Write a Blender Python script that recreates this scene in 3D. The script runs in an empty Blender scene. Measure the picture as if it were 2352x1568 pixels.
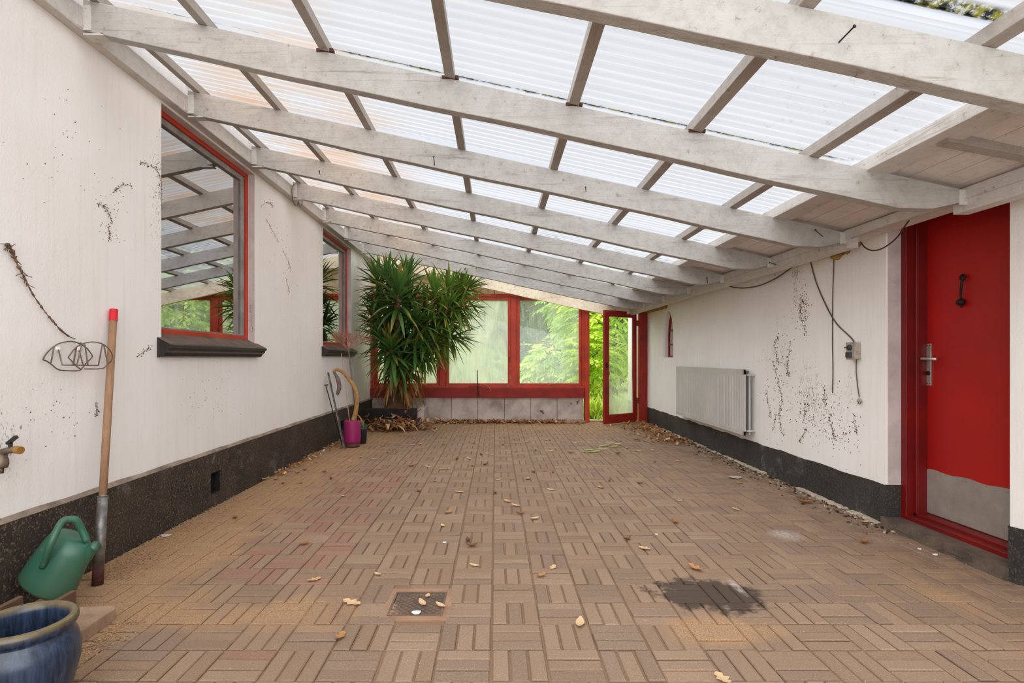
import bpy, math, random
from mathutils import Vector, Matrix
from mathutils.geometry import tessellate_polygon
random.seed(7)
R = random.random
def U_(a, b): return a + (b - a) * R()
S = bpy.context.scene
COL = S.collection
PI = math.pi
# ---------------------------------------------------------------- survey: the lens is 1260 px long, eye 1.25 m above the paving
F, CX, CY, H = 1260.0, 1139.0, 822.0, 1.25
def P(px, py, d): return Vector(((px - CX) / F * d, d, H - (py - CY) / F * d))
def PF(px, py, z=0.0):
    d = F * (H - z) / (py - CY); return Vector(((px - CX) / F * d, d, z))
LB, LS, RB, RS = 2.38, .006, 2.885, .0065
def xl(d): return -(LB + LS * d)
def xr(d): return RB + RS * d
def PL(px, py, off=0.0):
    d = (-LB + off) / ((px - CX) / F + LS); return P(px, py, d)
def PR(px, py, off=0.0):
    d = (RB - off) / ((px - CX) / F - RS); return P(px, py, d)
def zb(x): return 3.10 - .2163 * (x + 2.34)          # underside of the rafters
RH = .18
def zt(x): return zb(x) + RH
def lin(c):
    c /= 255.0
    return c / 12.92 if c <= .04045 else ((c + .055) / 1.055) ** 2.4
def rgb(r, g, b): return (lin(r), lin(g), lin(b), 1.0)

# ---------------------------------------------------------------- materials
class NT:
    def __init__(s, name):
        s.m = bpy.data.materials.new(name); s.m.use_nodes = True
        s.t = s.m.node_tree; s.t.nodes.clear()
        s.out = s.t.nodes.new('ShaderNodeOutputMaterial')
    def n(s, typ, ins=None, **kw):
        x = s.t.nodes.new('ShaderNode' + typ)
        for k, v in kw.items(): setattr(x, k, v)
        for k, v in (ins or {}).items(): s.set(x.inputs[k], v)
        return x
    def set(s, sock, v):
        if isinstance(v, bpy.types.NodeSocket): s.t.links.new(v, sock)
        elif isinstance(v, bpy.types.Node): s.t.links.new(v.outputs[0], sock)
        else: sock.default_value = v
    def math(s, op, a, b=0.0, c=None, clamp=False):
        i = {0: a, 1: b}
        if c is not None: i[2] = c
        return s.n('Math', i, operation=op, use_clamp=clamp).outputs[0]
    def noise(s, vec, sc, det=4, rough=.55, dist=0.0):
        return s.n('TexNoise', {'Vector': vec, 'Scale': sc, 'Detail': det, 'Roughness': rough, 'Distortion': dist}).outputs['Fac']
    def ramp(s, fac, lo, hi, a=0.0, b=1.0):
        return s.n('MapRange', {0: fac, 1: lo, 2: hi, 3: a, 4: b}).outputs[0]
    def mix(s, fac, a, b, mode='MIX'):
        x = s.n('Mix', data_type='RGBA', blend_type=mode)
        s.set(x.inputs[0], fac); s.set(x.inputs[6], a); s.set(x.inputs[7], b)
        return x.outputs[2]
    def pos(s): return s.n('NewGeometry').outputs['Position']
    def map(s, vec, sc=(1, 1, 1), loc=(0, 0, 0)): return s.n('Mapping', {'Vector': vec, 'Scale': sc, 'Location': loc}).outputs[0]
    def blob(s, vec, c, r, soft=1.0):                    # 1 in the middle of an ellipsoid, 0 outside
        v = s.map(vec, (1 / r[0], 1 / r[1], 1 / r[2]), (-c[0] / r[0], -c[1] / r[1], -c[2] / r[2]))
        l = s.n('VectorMath', {0: v}, operation='LENGTH').outputs['Value']
        return s.ramp(l, 1.0 + .5 * soft, 1.0 - .7 * soft)
    def bump(s, h, st=.3, dist=.01): return s.n('Bump', {'Height': h, 'Strength': st, 'Distance': dist}).outputs[0]
    def bsdf(s, col, rough=.7, metal=0.0, nor=None, spec=.3, **kw):
        b = s.n('BsdfPrincipled', {'Base Color': col, 'Roughness': rough, 'Metallic': metal, 'Specular IOR Level': spec})
        for k, v in kw.items(): s.set(b.inputs[k], v)
        if nor is not None: s.set(b.inputs['Normal'], nor)
        return b
    def end(s, sh): s.set(s.out.inputs[0], sh); return s.m

def mat(name, c, c2=None, sc=6, rough=.7, metal=0.0, bump=.15, bsc=60, spec=.3, stretch=(1, 1, 1), speck=None, attr=False, coat=0.0):
    t = NT(name); p = t.pos(); v = t.map(p, stretch)
    col = c
    if attr:
        a = t.n('Attribute', attribute_name='Col').outputs['Color']; col = t.mix(1.0, a, c, 'MULTIPLY')
    if c2: col = t.mix(t.ramp(t.noise(v, sc, 5, .6), .38, .66), col, c2)
    if speck: col = t.mix(t.ramp(t.noise(p, speck[1], 3, .6), speck[2], speck[2] + .04), col, speck[0])
    nor = t.bump(t.noise(v, bsc, 4, .6), bump, .004) if bump else None
    b = t.bsdf(col, rough, metal, nor, spec)
    if coat: b.inputs['Coat Weight'].default_value = coat
    return t.end(b)

def plaster(name, base, blobs, streak=.16):
    t = NT(name); p = t.pos()
    col = t.mix(t.ramp(t.noise(p, 1.1, 4), .35, .7), base, (base[0] * .93, base[1] * .915, base[2] * .89, 1))
    st = t.noise(t.map(p, (9, 9, .35)), 3.0, 5, .65)                       # rain streaks
    col = t.mix(t.math('MULTIPLY', t.ramp(st, .52, .85), streak), col, rgb(150, 134, 118))
    fine = t.noise(t.map(p, (1, 1, .6)), 95, 3, .6); mid = t.noise(t.map(p, (1, 1, .55)), 26, 5, .72, 1.6)
    dirty = t.ramp(t.noise(p, 1.7, 3), .45, .75, 0, .06)
    for c, r, w in blobs:
        dirty = t.math('ADD', dirty, t.math('MULTIPLY', t.blob(p, c, r), w))
    sp = t.ramp(t.math('ADD', t.math('MULTIPLY', mid, .55), t.math('MULTIPLY', fine, .45)), .655, .70)
    sp2 = t.ramp(t.math('ADD', t.math('ADD', t.math('MULTIPLY', mid, .6), t.math('MULTIPLY', fine, .4)), t.math('MULTIPLY', dirty, .26)), .665, .76)
    col = t.mix(t.math('MULTIPLY', t.math('MAXIMUM', sp, sp2), .72), col, rgb(92, 72, 56))
    h = t.math('ADD', t.noise(p, 70, 4, .6), t.math('MULTIPLY', t.noise(p, 9, 3), .8))
    return t.end(t.bsdf(col, .85, 0, t.bump(h, .32, .008), .2))

M = {}
M['plaster_left'] = plaster('plaster_left', rgb(239, 235, 231), [((-2.4, 3.8, 2.0), (.3, .35, .6), .22), ((-2.4, 3.9, 2.5), (.2, .12, .5), .4), ((-2.42, 6.3, 2.1), (.3, .3, .7), .3), ((-2.4, 2.9, .9), (.3, .5, .4), .2), ((-2.4, 2.65, .85), (.2, .15, .25), .4), ((-2.4, 4.7, 1.15), (.3, .8, .12), .25)])
M['plaster_right'] = plaster('plaster_right', rgb(244, 240, 235), [((2.9, 5.55, 1.2), (.3, .24, .6), .42), ((2.9, 5.15, 1.0), (.3, .2, .55), .38), ((2.9, 4.75, .85), (.3, .4, .35), .5), ((2.9, 5.35, 1.85), (.3, .09, .32), .5), ((2.9, 5.8, 2.1), (.3, 2.6, .1), .4), ((2.9, 8.5, 1.8), (.3, 1.0, .4), .15)])

def plinthm(name, c1, c2, c3):
    t = NT(name); p = t.pos()
    col = t.mix(t.ramp(t.noise(p, 3, 5, .7), .4, .68), c1, c2)
    col = t.mix(t.ramp(t.noise(p, 75, 3, .7), .55, .68), col, c3)
    col = t.mix(t.math('MULTIPLY', t.ramp(t.noise(p, 2.2, 4, .7, .6), .60, .75), t.ramp(t.noise(p, 40, 3, .7), .35, .75)), col, rgb(150, 145, 140))
    h = t.math('ADD', t.noise(p, 55, 4, .65), t.noise(p, 12, 2))
    return t.end(t.bsdf(col, .75, 0, t.bump(h, .6, .012), .3))
M['plinth_left'] = plinthm('plinth_left', rgb(46, 40, 37), rgb(68, 58, 50), rgb(132, 108, 84))
M['plinth_right'] = plinthm('plinth_right', rgb(48, 45, 41), rgb(66, 62, 56), rgb(100, 92, 80))

def timber(name, c, dark, ax=0, dirt=.5):
    t = NT(name); p = t.pos()
    s = [14, 14, 14]; s[ax] = .9
    g = t.noise(t.map(p, s), 2.2, 6, .65, .8)
    col = t.mix(t.ramp(t.noise(p, 1.6, 4), .4, .7), c, (c[0] * .86, c[1] * .85, c[2] * .83, 1))
    col = t.mix(t.math('MULTIPLY', t.ramp(g, .58, .74), .6), col, dark)
    col = t.mix(t.math('MULTIPLY', t.ramp(t.noise(p, 30, 3, .7, .5), .64, .72), dirt), col, rgb(86, 68, 52))
    mot = t.noise(p, 15, 5, .72)
    col = t.mix(t.ramp(mot, .45, .7, 0, .28), col, dark)
    h = t.math('ADD', t.math('ADD', g, t.math('MULTIPLY', mot, .5)), t.math('MULTIPLY', t.noise(t.map(p, (120, 120, 120)), 1, 3), .3))
    return t.end(t.bsdf(col, .7, 0, t.bump(h, .5, .008), .25))
M['rafter'] = timber('painted_rafter', rgb(173, 168, 161), rgb(104, 92, 80))
M['rafter_cream'] = timber('cream_rafter', rgb(235, 220, 192), rgb(170, 125, 85), 0, .8)
M['batten'] = timber('painted_batten', rgb(164, 156, 147), rgb(120, 104, 90), 1)
M['ledger'] = timber('painted_ledger', rgb(204, 199, 192), rgb(140, 125, 110), 1, .7)
M['soffit'] = timber('painted_soffit', rgb(220, 212, 205), rgb(170, 158, 148), 1, .25)
M['plank'] = timber('cream_plank', rgb(226, 205, 160), rgb(150, 120, 80), 2, .4)
M['rawwood'] = timber('old_wood', rgb(150, 118, 92), rgb(80, 60, 46), 1, .5)
M['crate'] = timber('crate_wood', rgb(104, 78, 62), rgb(60, 44, 36), 1, .4)
M['shaft'] = timber('shaft_wood', rgb(158, 122, 94), rgb(92, 68, 52), 2, .5)
M['red'] = mat('red_paint', rgb(190, 58, 27), rgb(160, 46, 23), 4, .5, bump=.15, bsc=30, spec=.4, speck=(rgb(196, 130, 90), 55, .74))
M['red_dark'] = mat('dark_red_paint', rgb(152, 38, 27), rgb(124, 32, 24), 4, .55, bump=.15, bsc=30, speck=(rgb(170, 120, 90), 60, .75))
M['door_red'] = mat('door_red_paint', rgb(170, 15, 10), rgb(150, 17, 13), 1.2, .42, bump=.12, bsc=260, spec=.45)
M['jamb_red'] = mat('jamb_red_paint', rgb(118, 13, 10), rgb(96, 12, 10), 3, .45, bump=.1, bsc=60, spec=.4, speck=(rgb(190, 120, 80), 45, .76))
M['steel'] = mat('kick_steel', rgb(172, 163, 152), rgb(150, 141, 130), 5, .48, .35, .08, 80)
M['chrome'] = mat('handle_metal', rgb(205, 200, 194), rgb(180, 172, 160), 20, .32, .75, .03, 80)
M['galv'] = mat('galvanised', rgb(150, 148, 144), rgb(104, 100, 96), 16, .45, .7, .12, 60, speck=(rgb(190, 190, 186), 30, .68))
M['rust'] = mat('rust', rgb(92, 50, 40), rgb(60, 36, 32), 25, .85, .1, .5, 70)
M['iron'] = mat('dark_iron', rgb(52, 42, 38), rgb(36, 30, 28), 20, .55, .5, .2, 80)
M['wire'] = mat('wire_rust', rgb(92, 72, 60), rgb(130, 118, 104), 14, .6, .4, .1, 90)
M['black'] = mat('black_paint', rgb(34, 32, 31), rgb(50, 45, 41), 14, .4, 0, .4, 40, speck=(rgb(120, 92, 74), 60, .70))
M['sill_top'] = mat('sill_dust', rgb(112, 92, 80), rgb(86, 72, 64), 8, .8, 0, .2, 60, speck=(rgb(150, 110, 84), 60, .68))
M['sash'] = mat('grey_sash', rgb(150, 146, 140), rgb(120, 116, 110), 6, .5)
M['room'] = mat('room_wall', rgb(120, 112, 102), None, rough=.9, bump=0)
M['curtain'] = mat('curtain_cloth', rgb(196, 192, 184), rgb(160, 156, 150), 3, .9, stretch=(1, 12, .3), bump=.1)
M['concrete'] = mat('concrete_block', rgb(206, 192, 180), rgb(168, 152, 142), 2.6, .85, 0, .3, 50, speck=(rgb(70, 56, 48), 7, .69))
M['concrete_wall'] = mat('stained_block', rgb(206, 192, 180), rgb(150, 134, 124), 2.2, .85, 0, .3, 50, speck=(rgb(96, 80, 70), 3.5, .68))
M['slab'] = mat('concrete_slab', rgb(166, 138, 112), rgb(134, 108, 88), 7, .9, 0, .4, 50)
M['plinth_cap'] = mat('plinth_cap', rgb(156, 138, 120), rgb(110, 96, 84), 6, .9, 0, .4, 50, speck=(rgb(60, 50, 44), 30, .66))
M['reveal'] = mat('pinkish_reveal', rgb(204, 192, 186), rgb(180, 166, 160), 5, .9, 0, .4, 60, speck=(rgb(120, 88, 70), 22, .70))
M['step'] = mat('worn_step', rgb(78, 68, 60), rgb(112, 94, 78), 7, .8, 0, .4, 50, speck=(rgb(140, 118, 98), 50, .66))
M['radiator'] = mat('radiator_enamel', rgb(196, 192, 185), rgb(186, 181, 173), 2, .4, 0, .04, 60, .4, speck=(rgb(104, 82, 62), 26, .72))
M['radiator_in'] = mat('radiator_inside', rgb(96, 98, 98), None, rough=.6)
M['cable'] = mat('grey_cable', rgb(100, 84, 72), rgb(78, 66, 58), 20, .6)
M['box'] = mat('box_plastic', rgb(168, 158, 146), rgb(142, 130, 118), 20, .6, speck=(rgb(90, 78, 66), 60, .66))
M['box_dark'] = mat('switch_plastic', rgb(62, 66, 66), rgb(48, 52, 52), 20, .5)
M['can'] = mat('green_plastic', rgb(46, 98, 76), rgb(66, 96, 76), 5, .38, 0, .08, 200, .5, speck=(rgb(96, 108, 84), 14, .66))
M['magenta'] = mat('magenta_glaze', rgb(152, 38, 96), rgb(138, 32, 86), 5, .45, 0, .05, 60)
M['potband'] = mat('pot_band', rgb(84, 66, 50), rgb(70, 54, 42), 10, .7)
M['blackpot'] = mat('black_plastic', rgb(64, 60, 58), rgb(50, 48, 46), 10, .55)
M['soil'] = mat('soil', rgb(84, 60, 44), rgb(56, 40, 30), 30, .95, bump=.8, bsc=70)
M['stem_tan'] = mat('succulent_stem', rgb(176, 134, 80), rgb(140, 104, 60), 30, .8, bump=.6, bsc=150)
M['cane'] = mat('cane', rgb(186, 148, 122), rgb(160, 120, 98), 20, .7)
M['greystem'] = mat('dry_grey_stem', rgb(120, 108, 98), rgb(96, 84, 76), 20, .8)
M['twig'] = mat('dry_twig', rgb(170, 118, 96), rgb(140, 94, 76), 20, .8)
M['bark'] = mat('yucca_bark', rgb(126, 92, 66), rgb(92, 66, 46), 9, .9, 0, .9, 40)
M['dust'] = mat('dusty_thread', rgb(122, 92, 70), rgb(70, 50, 38), 30, .95, bump=.5, bsc=120)
M['foam'] = mat('expanding_foam', rgb(164, 122, 62), rgb(120, 84, 40), 14, .85, bump=.8, bsc=50)
M['tilebl'] = mat('black_tile', rgb(30, 30, 31), rgb(44, 42, 40), 12, .35, 0, .25, 60)
M['castiron'] = mat('cast_iron', rgb(96, 80, 70), rgb(120, 98, 78), 9, .75, .1, .3, 90)
M['mortar'] = mat('mortar', rgb(160, 126, 100), rgb(140, 108, 84), 9, .95, 0, .5, 80)
M['white_bit'] = mat('white_scrap', rgb(236, 232, 226), None, rough=.8)
M['redcap'] = mat('red_cap', rgb(200, 30, 42), None, rough=.4)
M['brass'] = mat('tap_brass', rgb(128, 110, 92), rgb(88, 78, 70), 20, .5, .5, .3, 60)
M['brass2'] = mat('tap_nozzle', rgb(178, 134, 74), None, rough=.4, metal=.6)

def leafmat(name, tr=.3, rough=.5, tint=(1, 1, 1, 1), spec=.4):
    t = NT(name); a = t.n('Attribute', attribute_name='Col').outputs['Color']
    col = t.mix(1.0, a, tint, 'MULTIPLY')
    b = t.bsdf(col, rough, 0, None, spec)
    tl = t.n('BsdfTranslucent', {'Color': col})
    return t.end(t.n('MixShader', {0: tr, 1: b, 2: tl}))
M['yucca'] = leafmat('yucca_leaf', .22, .42)
M['garden'] = leafmat('garden_leaf', .6, .55)
M['dryleaf'] = leafmat('dry_leaf', .12, .8, spec=.2)

def glass(name, refl, haze=0.0, hazec=(1, 1, 1, 1), patches=None, low=None):
    t = NT(name); p = t.pos()
    tr = t.n('BsdfTransparent', {'Color': (.93, .95, .93, 1)})
    gl = t.n('BsdfGlossy', {'Color': (1, 1, 1, 1), 'Roughness': 0.0})
    fr = t.n('LayerWeight', {'Blend': .3}).outputs['Fresnel']
    sh = t.n('MixShader', {0: t.math('MULTIPLY_ADD', fr, refl, refl * .36, True), 1: tr, 2: gl})
    if haze:
        d = t.n('MixShader', {0: .8, 1: t.n('BsdfDiffuse', {'Color': hazec}), 2: t.n('BsdfTranslucent', {'Color': hazec})})
        n1 = t.noise(t.map(p, (3.2, 3.2, .8)), 1.3, 6, .65, .9); n2 = t.noise(t.map(p, (40, 40, 4)), 1.0, 3, .6)
        f = t.math('ADD', t.ramp(n1, .3, .75, haze * .5, haze * 1.35), t.ramp(n2, .3, .8, -.06, .08))
        if low is not None:
            z = t.n('SeparateXYZ', {0: p}).outputs[2]
            f = t.math('ADD', f, t.ramp(z, low + .55, low, 0, .35))
        f = t.math('MINIMUM', t.math('MAXIMUM', f, .02), .92)
        sh = t.n('MixShader', {0: f, 1: sh, 2: d})
    return t.end(sh)
M['glass_side'] = glass('side_window_glass', 1.15)
M['glass_mid'] = glass('hazy_glass', .08, .52, rgb(246, 248, 232))
M['glass_right'] = glass('dusty_glass', .08, .24, rgb(240, 246, 230))
M['glass_door'] = glass('door_glass', .12, .06, rgb(240, 246, 228), low=.35)

def sheetmat():
    t = NT('corrugated_sheet'); p = t.pos()
    x, y, z = [t.n('SeparateXYZ', {0: p}).outputs[i] for i in range(3)]
    # long streaks down the fall of the roof
    s1 = t.noise(t.map(p, (.25, 9, .25)), 1.6, 5, .6); s2 = t.noise(t.map(p, (.8, 26, .8)), 1.0, 4, .6)
    col = t.mix(t.ramp(s1, .35, .75), (.90, .91, .93, 1), (.80, .815, .85, 1))
    col = t.mix(t.ramp(s2, .5, .8, 0, .5), col, (.80, .81, .84, 1))
    rd = t.math('SINE', t.math('ADD', t.math('MULTIPLY', y, 2 * PI / .076), t.math('MULTIPLY', t.noise(t.map(p, (.3, 4, .3)), 1.0, 2), 2.5)))
    col = t.mix(t.ramp(rd, -.2, 1.0), col, t.mix(1.0, col, (.79, .80, .83, 1), 'MULTIPLY'))
    reg = t.math('MULTIPLY', t.blob(p, (-1.55, 6.0, 3.2), (.75, 4.2, 2.0), .6), t.ramp(t.math('ADD', t.noise(t.map(p, (.9, 3.0, .9)), 1.3, 5, .6), t.math('MULTIPLY', s2, .25)), .5, .72))
    col = t.mix(t.math('MULTIPLY', reg, .6), col, (.86, .60, .38, 1))
    reg2 = t.math('MULTIPLY', t.blob(p, (1.8, 2.9, 2.6), (.5, .7, 2), .6), t.ramp(t.noise(p, 22, 4, .7), .6, .7))
    col = t.mix(t.math('MULTIPLY', reg2, .5), col, (.45, .42, .36, 1))
    wob = t.math('MULTIPLY', t.math('SUBTRACT', t.noise(p, 9, 3), .5), .022)
    for yc, x0, x1, w in ((1.945, .8, 2.25, .035), (3.207, -1.05, 2.1, .020), (3.205, -2.2, -1.2, .012)):
        band = t.ramp(t.math('ABSOLUTE', t.math('SUBTRACT', t.math('ADD', y, wob), yc)), w, w * .4)
        rng = t.math('MULTIPLY', t.ramp(x, x0, x0 + .2), t.ramp(x, x1, x1 - .2))
        ms = t.math('MULTIPLY', t.math('MULTIPLY', band, rng), t.ramp(t.noise(p, 38, 4, .7), .34, .5))
        col = t.mix(ms, col, t.mix(t.ramp(t.noise(p, 30, 2), .45, .6), (.04, .045, .04, 1), (.34, .31, .06, 1)))
    tp = t.n('BsdfTransparent', {'Color': col}); tl = t.n('BsdfTranslucent', {'Color': col})
    d = t.n('BsdfDiffuse', {'Color': col})
    sh = t.n('MixShader', {0: .38, 1: tp, 2: t.n('MixShader', {0: .42, 1: tl, 2: d})})
    return t.end(sh)
M['sheet'] = sheetmat()

def floormat():
    t = NT('brick_paving'); p = t.pos()
    a = t.n('Attribute', attribute_name='Col').outputs['Color']
    x, y, z = [t.n('SeparateXYZ', {0: p}).outputs[i] for i in range(3)]
    col = t.mix(t.ramp(t.noise(p, 130, 3, .7), .35, .7), a, t.mix(1.0, a, (.70, .68, .66, 1), 'MULTIPLY'))
    col = t.mix(t.math('MULTIPLY', t.ramp(t.noise(p, 1.3, 4, .6), .42, .7), .5), col, rgb(130, 105, 85))
    sand = rgb(172, 138, 102)
    n = t.noise(p, 2.4, 6, .7, .4); g = t.noise(p, 160, 2, .6)
    w = t.ramp(x, -1.2, -2.05, 0, .55)
    w = t.math('ADD', w, t.math('MULTIPLY', t.blob(p, (.98, 2.52, 0), (.34, .16, 1)), .5))
    w = t.math('ADD', w, t.math('MULTIPLY', t.blob(p, (-1.05, 2.72, 0), (.5, .25, 1)), .35))
    w = t.math('ADD', w, t.math('MULTIPLY', t.blob(p, (2.45, 3.0, 0), (.5, .9, 1)), .25))
    w = t.math('ADD', w, t.ramp(y, 8.0, 10.2, 0, .42))  # far end paler: light from the garden painted in with the sand tone
    sm = t.ramp(t.math('ADD', t.math('ADD', n, w), t.math('MULTIPLY', g, .25)), .82, 1.02)
    col = t.mix(t.math('MULTIPLY', sm, .88), col, t.mix(t.ramp(g, .4, .65), sand, rgb(132, 102, 74)))
    col = t.mix(t.math('MULTIPLY', t.ramp(t.noise(p, 210, 1, .5), .68, .74), .55), col, rgb(206, 176, 142))
    # oil stain
    o = t.math('ADD', t.blob(p, (1.10, 2.93, 0), (.30, .20, 1)), t.math('MULTIPLY', t.math('SUBTRACT', t.noise(p, 11, 5, .7), .5), 1.7))
    o = t.math('ADD', o, t.math('MULTIPLY', t.blob(p, (1.33, 2.72, 0), (.35, .22, 1)), .28))
    om = t.ramp(o, .42, .66)
    col = t.mix(t.math('MULTIPLY', om, .84), col, rgb(50, 39, 31))
    for c, r in (((2.05, 3.88, 0), (.09, .1, 1)), ((1.32, 3.0, 0), (.02, .09, 1))):
        col = t.mix(t.math('MULTIPLY', t.blob(p, c, r), t.ramp(t.noise(p, 40, 3), .3, .7, .1, .7)), col, rgb(206, 198, 190))
    dk = t.math('MULTIPLY', t.ramp(x, 2.2, 2.9), t.ramp(t.noise(p, 5, 5, .7), .45, .65))
    col = t.mix(t.math('MULTIPLY', dk, .45), col, rgb(84, 66, 54))
    h = t.math('ADD', t.noise(p, 170, 3, .6), t.noise(p, 40, 3))
    rg = t.ramp(om, 0, 1, .85, .5)
    return t.end(t.bsdf(col, rg, 0, t.bump(h, .35, .004), .25))
M['floor'] = floormat()

def bluem():
    t = NT('blue_glaze'); p = t.pos()
    z = t.n('SeparateXYZ', {0: p}).outputs[2]
    n = t.noise(t.map(p, (30, 30, 2.2)), 1.4, 5, .65, .5)
    col = t.mix(t.ramp(n, .38, .68), rgb(26, 36, 52), rgb(54, 70, 94))
    col = t.mix(t.ramp(n, .64, .78), col, rgb(76, 82, 92))
    rim = t.math('MULTIPLY', t.ramp(z, .308, .328), t.ramp(t.noise(p, 30, 3), .25, .6, .5, 1))
    col = t.mix(rim, col, rgb(104, 88, 52))
    return t.end(t.bsdf(col, .26, 0, t.bump(n, .1, .004), .5))
M['blue'] = bluem()

def lawnm():
    t = NT('lawn_grass'); p = t.pos()
    col = t.mix(t.ramp(t.noise(p, 2.2, 5, .7), .35, .7), rgb(176, 202, 92), rgb(206, 218, 124))
    col = t.mix(t.ramp(t.noise(p, 40, 3, .7), .5, .75), col, rgb(96, 124, 40))
    return t.end(t.bsdf(col, .9, 0, t.bump(t.noise(p, 60, 4, .7), .9, .03), .2))
M['lawn'] = lawnm()

# ---------------------------------------------------------------- mesh helper
class MB:
    def __init__(s): s.v = []; s.f = []; s.c = []; s.cc = (1, 1, 1, 1)
    def add(s, vs, fs):
        o = len(s.v)
        for q in vs: s.v.append(Vector(q)); s.c.append(s.cc)
        for f in fs: s.f.append(tuple(i + o for i in f))
        return s
    def box(s, x0, x1, y0, y1, z0, z1):
        v = [(x, y, z) for z in (z0, z1) for y in (y0, y1) for x in (x0, x1)]
        return s.add(v, [(0, 2, 3, 1), (4, 5, 7, 6), (0, 1, 5, 4), (2, 6, 7, 3), (0, 4, 6, 2), (1, 3, 7, 5)])
    def obox(s, c, ax, ay, az):                       # centre and three half axes
        c, ax, ay, az = map(Vector, (c, ax, ay, az))
        v = [c + ax * i + ay * j + az * k for k in (-1, 1) for j in (-1, 1) for i in (-1, 1)]
        return s.add(v, [(0, 2, 3, 1), (4, 5, 7, 6), (0, 1, 5, 4), (2, 6, 7, 3), (0, 4, 6, 2), (1, 3, 7, 5)])
    def bar(s, a, b, w, h, up=(0, 0, 1)):             # box from a to b, w across and h along up
        a, b = Vector(a), Vector(b); d = b - a; u = Vector(up)
        sd = d.cross(u).normalized(); u = sd.cross(d).normalized()
        return s.obox((a + b) / 2, d / 2, sd * w / 2, u * h / 2)
    def tube(s, pts, r, n=8, cap=True):
        pts = [Vector(q) for q in pts]; m = len(pts)
        rs = r if isinstance(r, (list, tuple)) else [r] * m
        rings = []; nrm = None
        for i, q in enumerate(pts):
            tg = (pts[min(i + 1, m - 1)] - pts[max(i - 1, 0)]).normalized()
            if nrm is None:
                nrm = tg.orthogonal().normalized()
            else:
                nrm = (nrm - tg * nrm.dot(tg))
                nrm = nrm.normalized() if nrm.length > 1e-5 else tg.orthogonal().normalized()
            b = tg.cross(nrm)
            rings.append([q + (nrm * math.cos(2 * PI * k / n) + b * math.sin(2 * PI * k / n)) * rs[i] for k in range(n)])
        fs = []
        for i in range(m - 1):
            for k in range(n):
                fs.append((i * n + k, i * n + (k + 1) % n, (i + 1) * n + (k + 1) % n, (i + 1) * n + k))
        if cap: fs += [tuple(range(n))[::-1], tuple((m - 1) * n + k for k in range(n))]
        return s.add([p for g in rings for p in g], fs)
    def lathe(s, prof, c=(0, 0, 0), n=32, mtx=None, sx=1, sy=1):
        vs = []; fs = []; m = len(prof); c = Vector(c)
        for r, z in prof:
            for k in range(n):
                q = Vector((r * sx * math.cos(2 * PI * k / n), r * sy * math.sin(2 * PI * k / n), z))
                vs.append((mtx @ q if mtx else q) + c)
        for i in range(m - 1):
            for k in range(n):
                fs.append((i * n + k, i * n + (k + 1) % n, (i + 1) * n + (k + 1) % n, (i + 1) * n + k))
        fs.append(tuple((m - 1) * n + k for k in range(n)))
        fs.append(tuple(range(n))[::-1])
        return s.add(vs, fs)
    def prism(s, poly, fn, a, b, holes=()):           # 2D outline (with holes) swept from a to b; fn(u, v, w) -> point
        loops = [list(poly)] + [list(h) for h in holes]
        tri = tessellate_polygon([[Vector((u, v, 0)) for u, v in l] for l in loops])
        flat = [q for l in loops for q in l]; n = len(flat)
        vs = [fn(u, v, a) for u, v in flat] + [fn(u, v, b) for u, v in flat]
        fs = [tuple(t) for t in tri] + [tuple(i + n for i in reversed(t)) for t in tri]
        o = 0
        for l in loops:
            m = len(l)
            for i in range(m): fs.append((o + i, o + (i + 1) % m, n + o + (i + 1) % m, n + o + i))
            o += m
        return s.add(vs, fs)
    def build(s, name, m, parent=None, smooth=False, bevel=0, origin=None, recalc=True):
        if parent is not None: org = Vector(parent['_o'])
        elif origin is not None: org = Vector(origin)
        else:
            xs = [q.x for q in s.v]; ys = [q.y for q in s.v]; zs = [q.z for q in s.v]
            org = Vector(((min(xs) + max(xs)) / 2, (min(ys) + max(ys)) / 2, min(zs)))
        me = bpy.data.meshes.new(name)
        me.from_pydata([q - org for q in s.v], [], s.f)
        ca = me.color_attributes.new('Col', 'FLOAT_COLOR', 'POINT')
        ca.data.foreach_set('color', [x for c in s.c for x in c])
        if recalc:
            import bmesh
            bm = bmesh.new(); bm.from_mesh(me); bmesh.ops.recalc_face_normals(bm, faces=bm.faces); bm.to_mesh(me); bm.free()
        me.materials.append(M[m] if isinstance(m, str) else m)
        if smooth: me.polygons.foreach_set('use_smooth', [True] * len(me.polygons))
        o = bpy.data.objects.new(name, me); COL.objects.link(o)
        if parent is not None:
            o.parent = parent; o['_o'] = tuple(org)
        else:
            o.location = org; o['_o'] = tuple(org)
        if bevel:
            b = o.modifiers.new('Bevel', 'BEVEL'); b.width = bevel; b.segments = 2; b.limit_method = 'ANGLE'
        return o
def tag(o, label=None, cat=None, group=None, kind=None):
    if label: o['label'] = label
    if cat: o['category'] = cat
    if group: o['group'] = group
    if kind: o['kind'] = kind
    return o
def thing(name, loc, label=None, cat=None, group=None, kind=None):
    o = bpy.data.objects.new(name, None); COL.objects.link(o); o.location = loc; o['_o'] = tuple(loc)
    o.empty_display_size = .1
    return tag(o, label, cat, group, kind)
def struct(o, label, cat): return tag(o, label, cat, kind='structure')
def spline(pts, n=8):
    pts = [Vector(q) for q in pts]; out = []
    for i in range(len(pts) - 1):
        p0, p1, p2, p3 = pts[max(i - 1, 0)], pts[i], pts[i + 1], pts[min(i + 2, len(pts) - 1)]
        for k in range(n):
            t = k / n
            out.append(.5 * ((2 * p1) + (p2 - p0) * t + (2 * p0 - 5 * p1 + 4 * p2 - p3) * t * t + (3 * p1 - p0 - 3 * p2 + p3) * t ** 3))
    return out + [pts[-1]]
def rect(a, b, c, d): return [(a, c), (b, c), (b, d), (a, d)]

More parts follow.
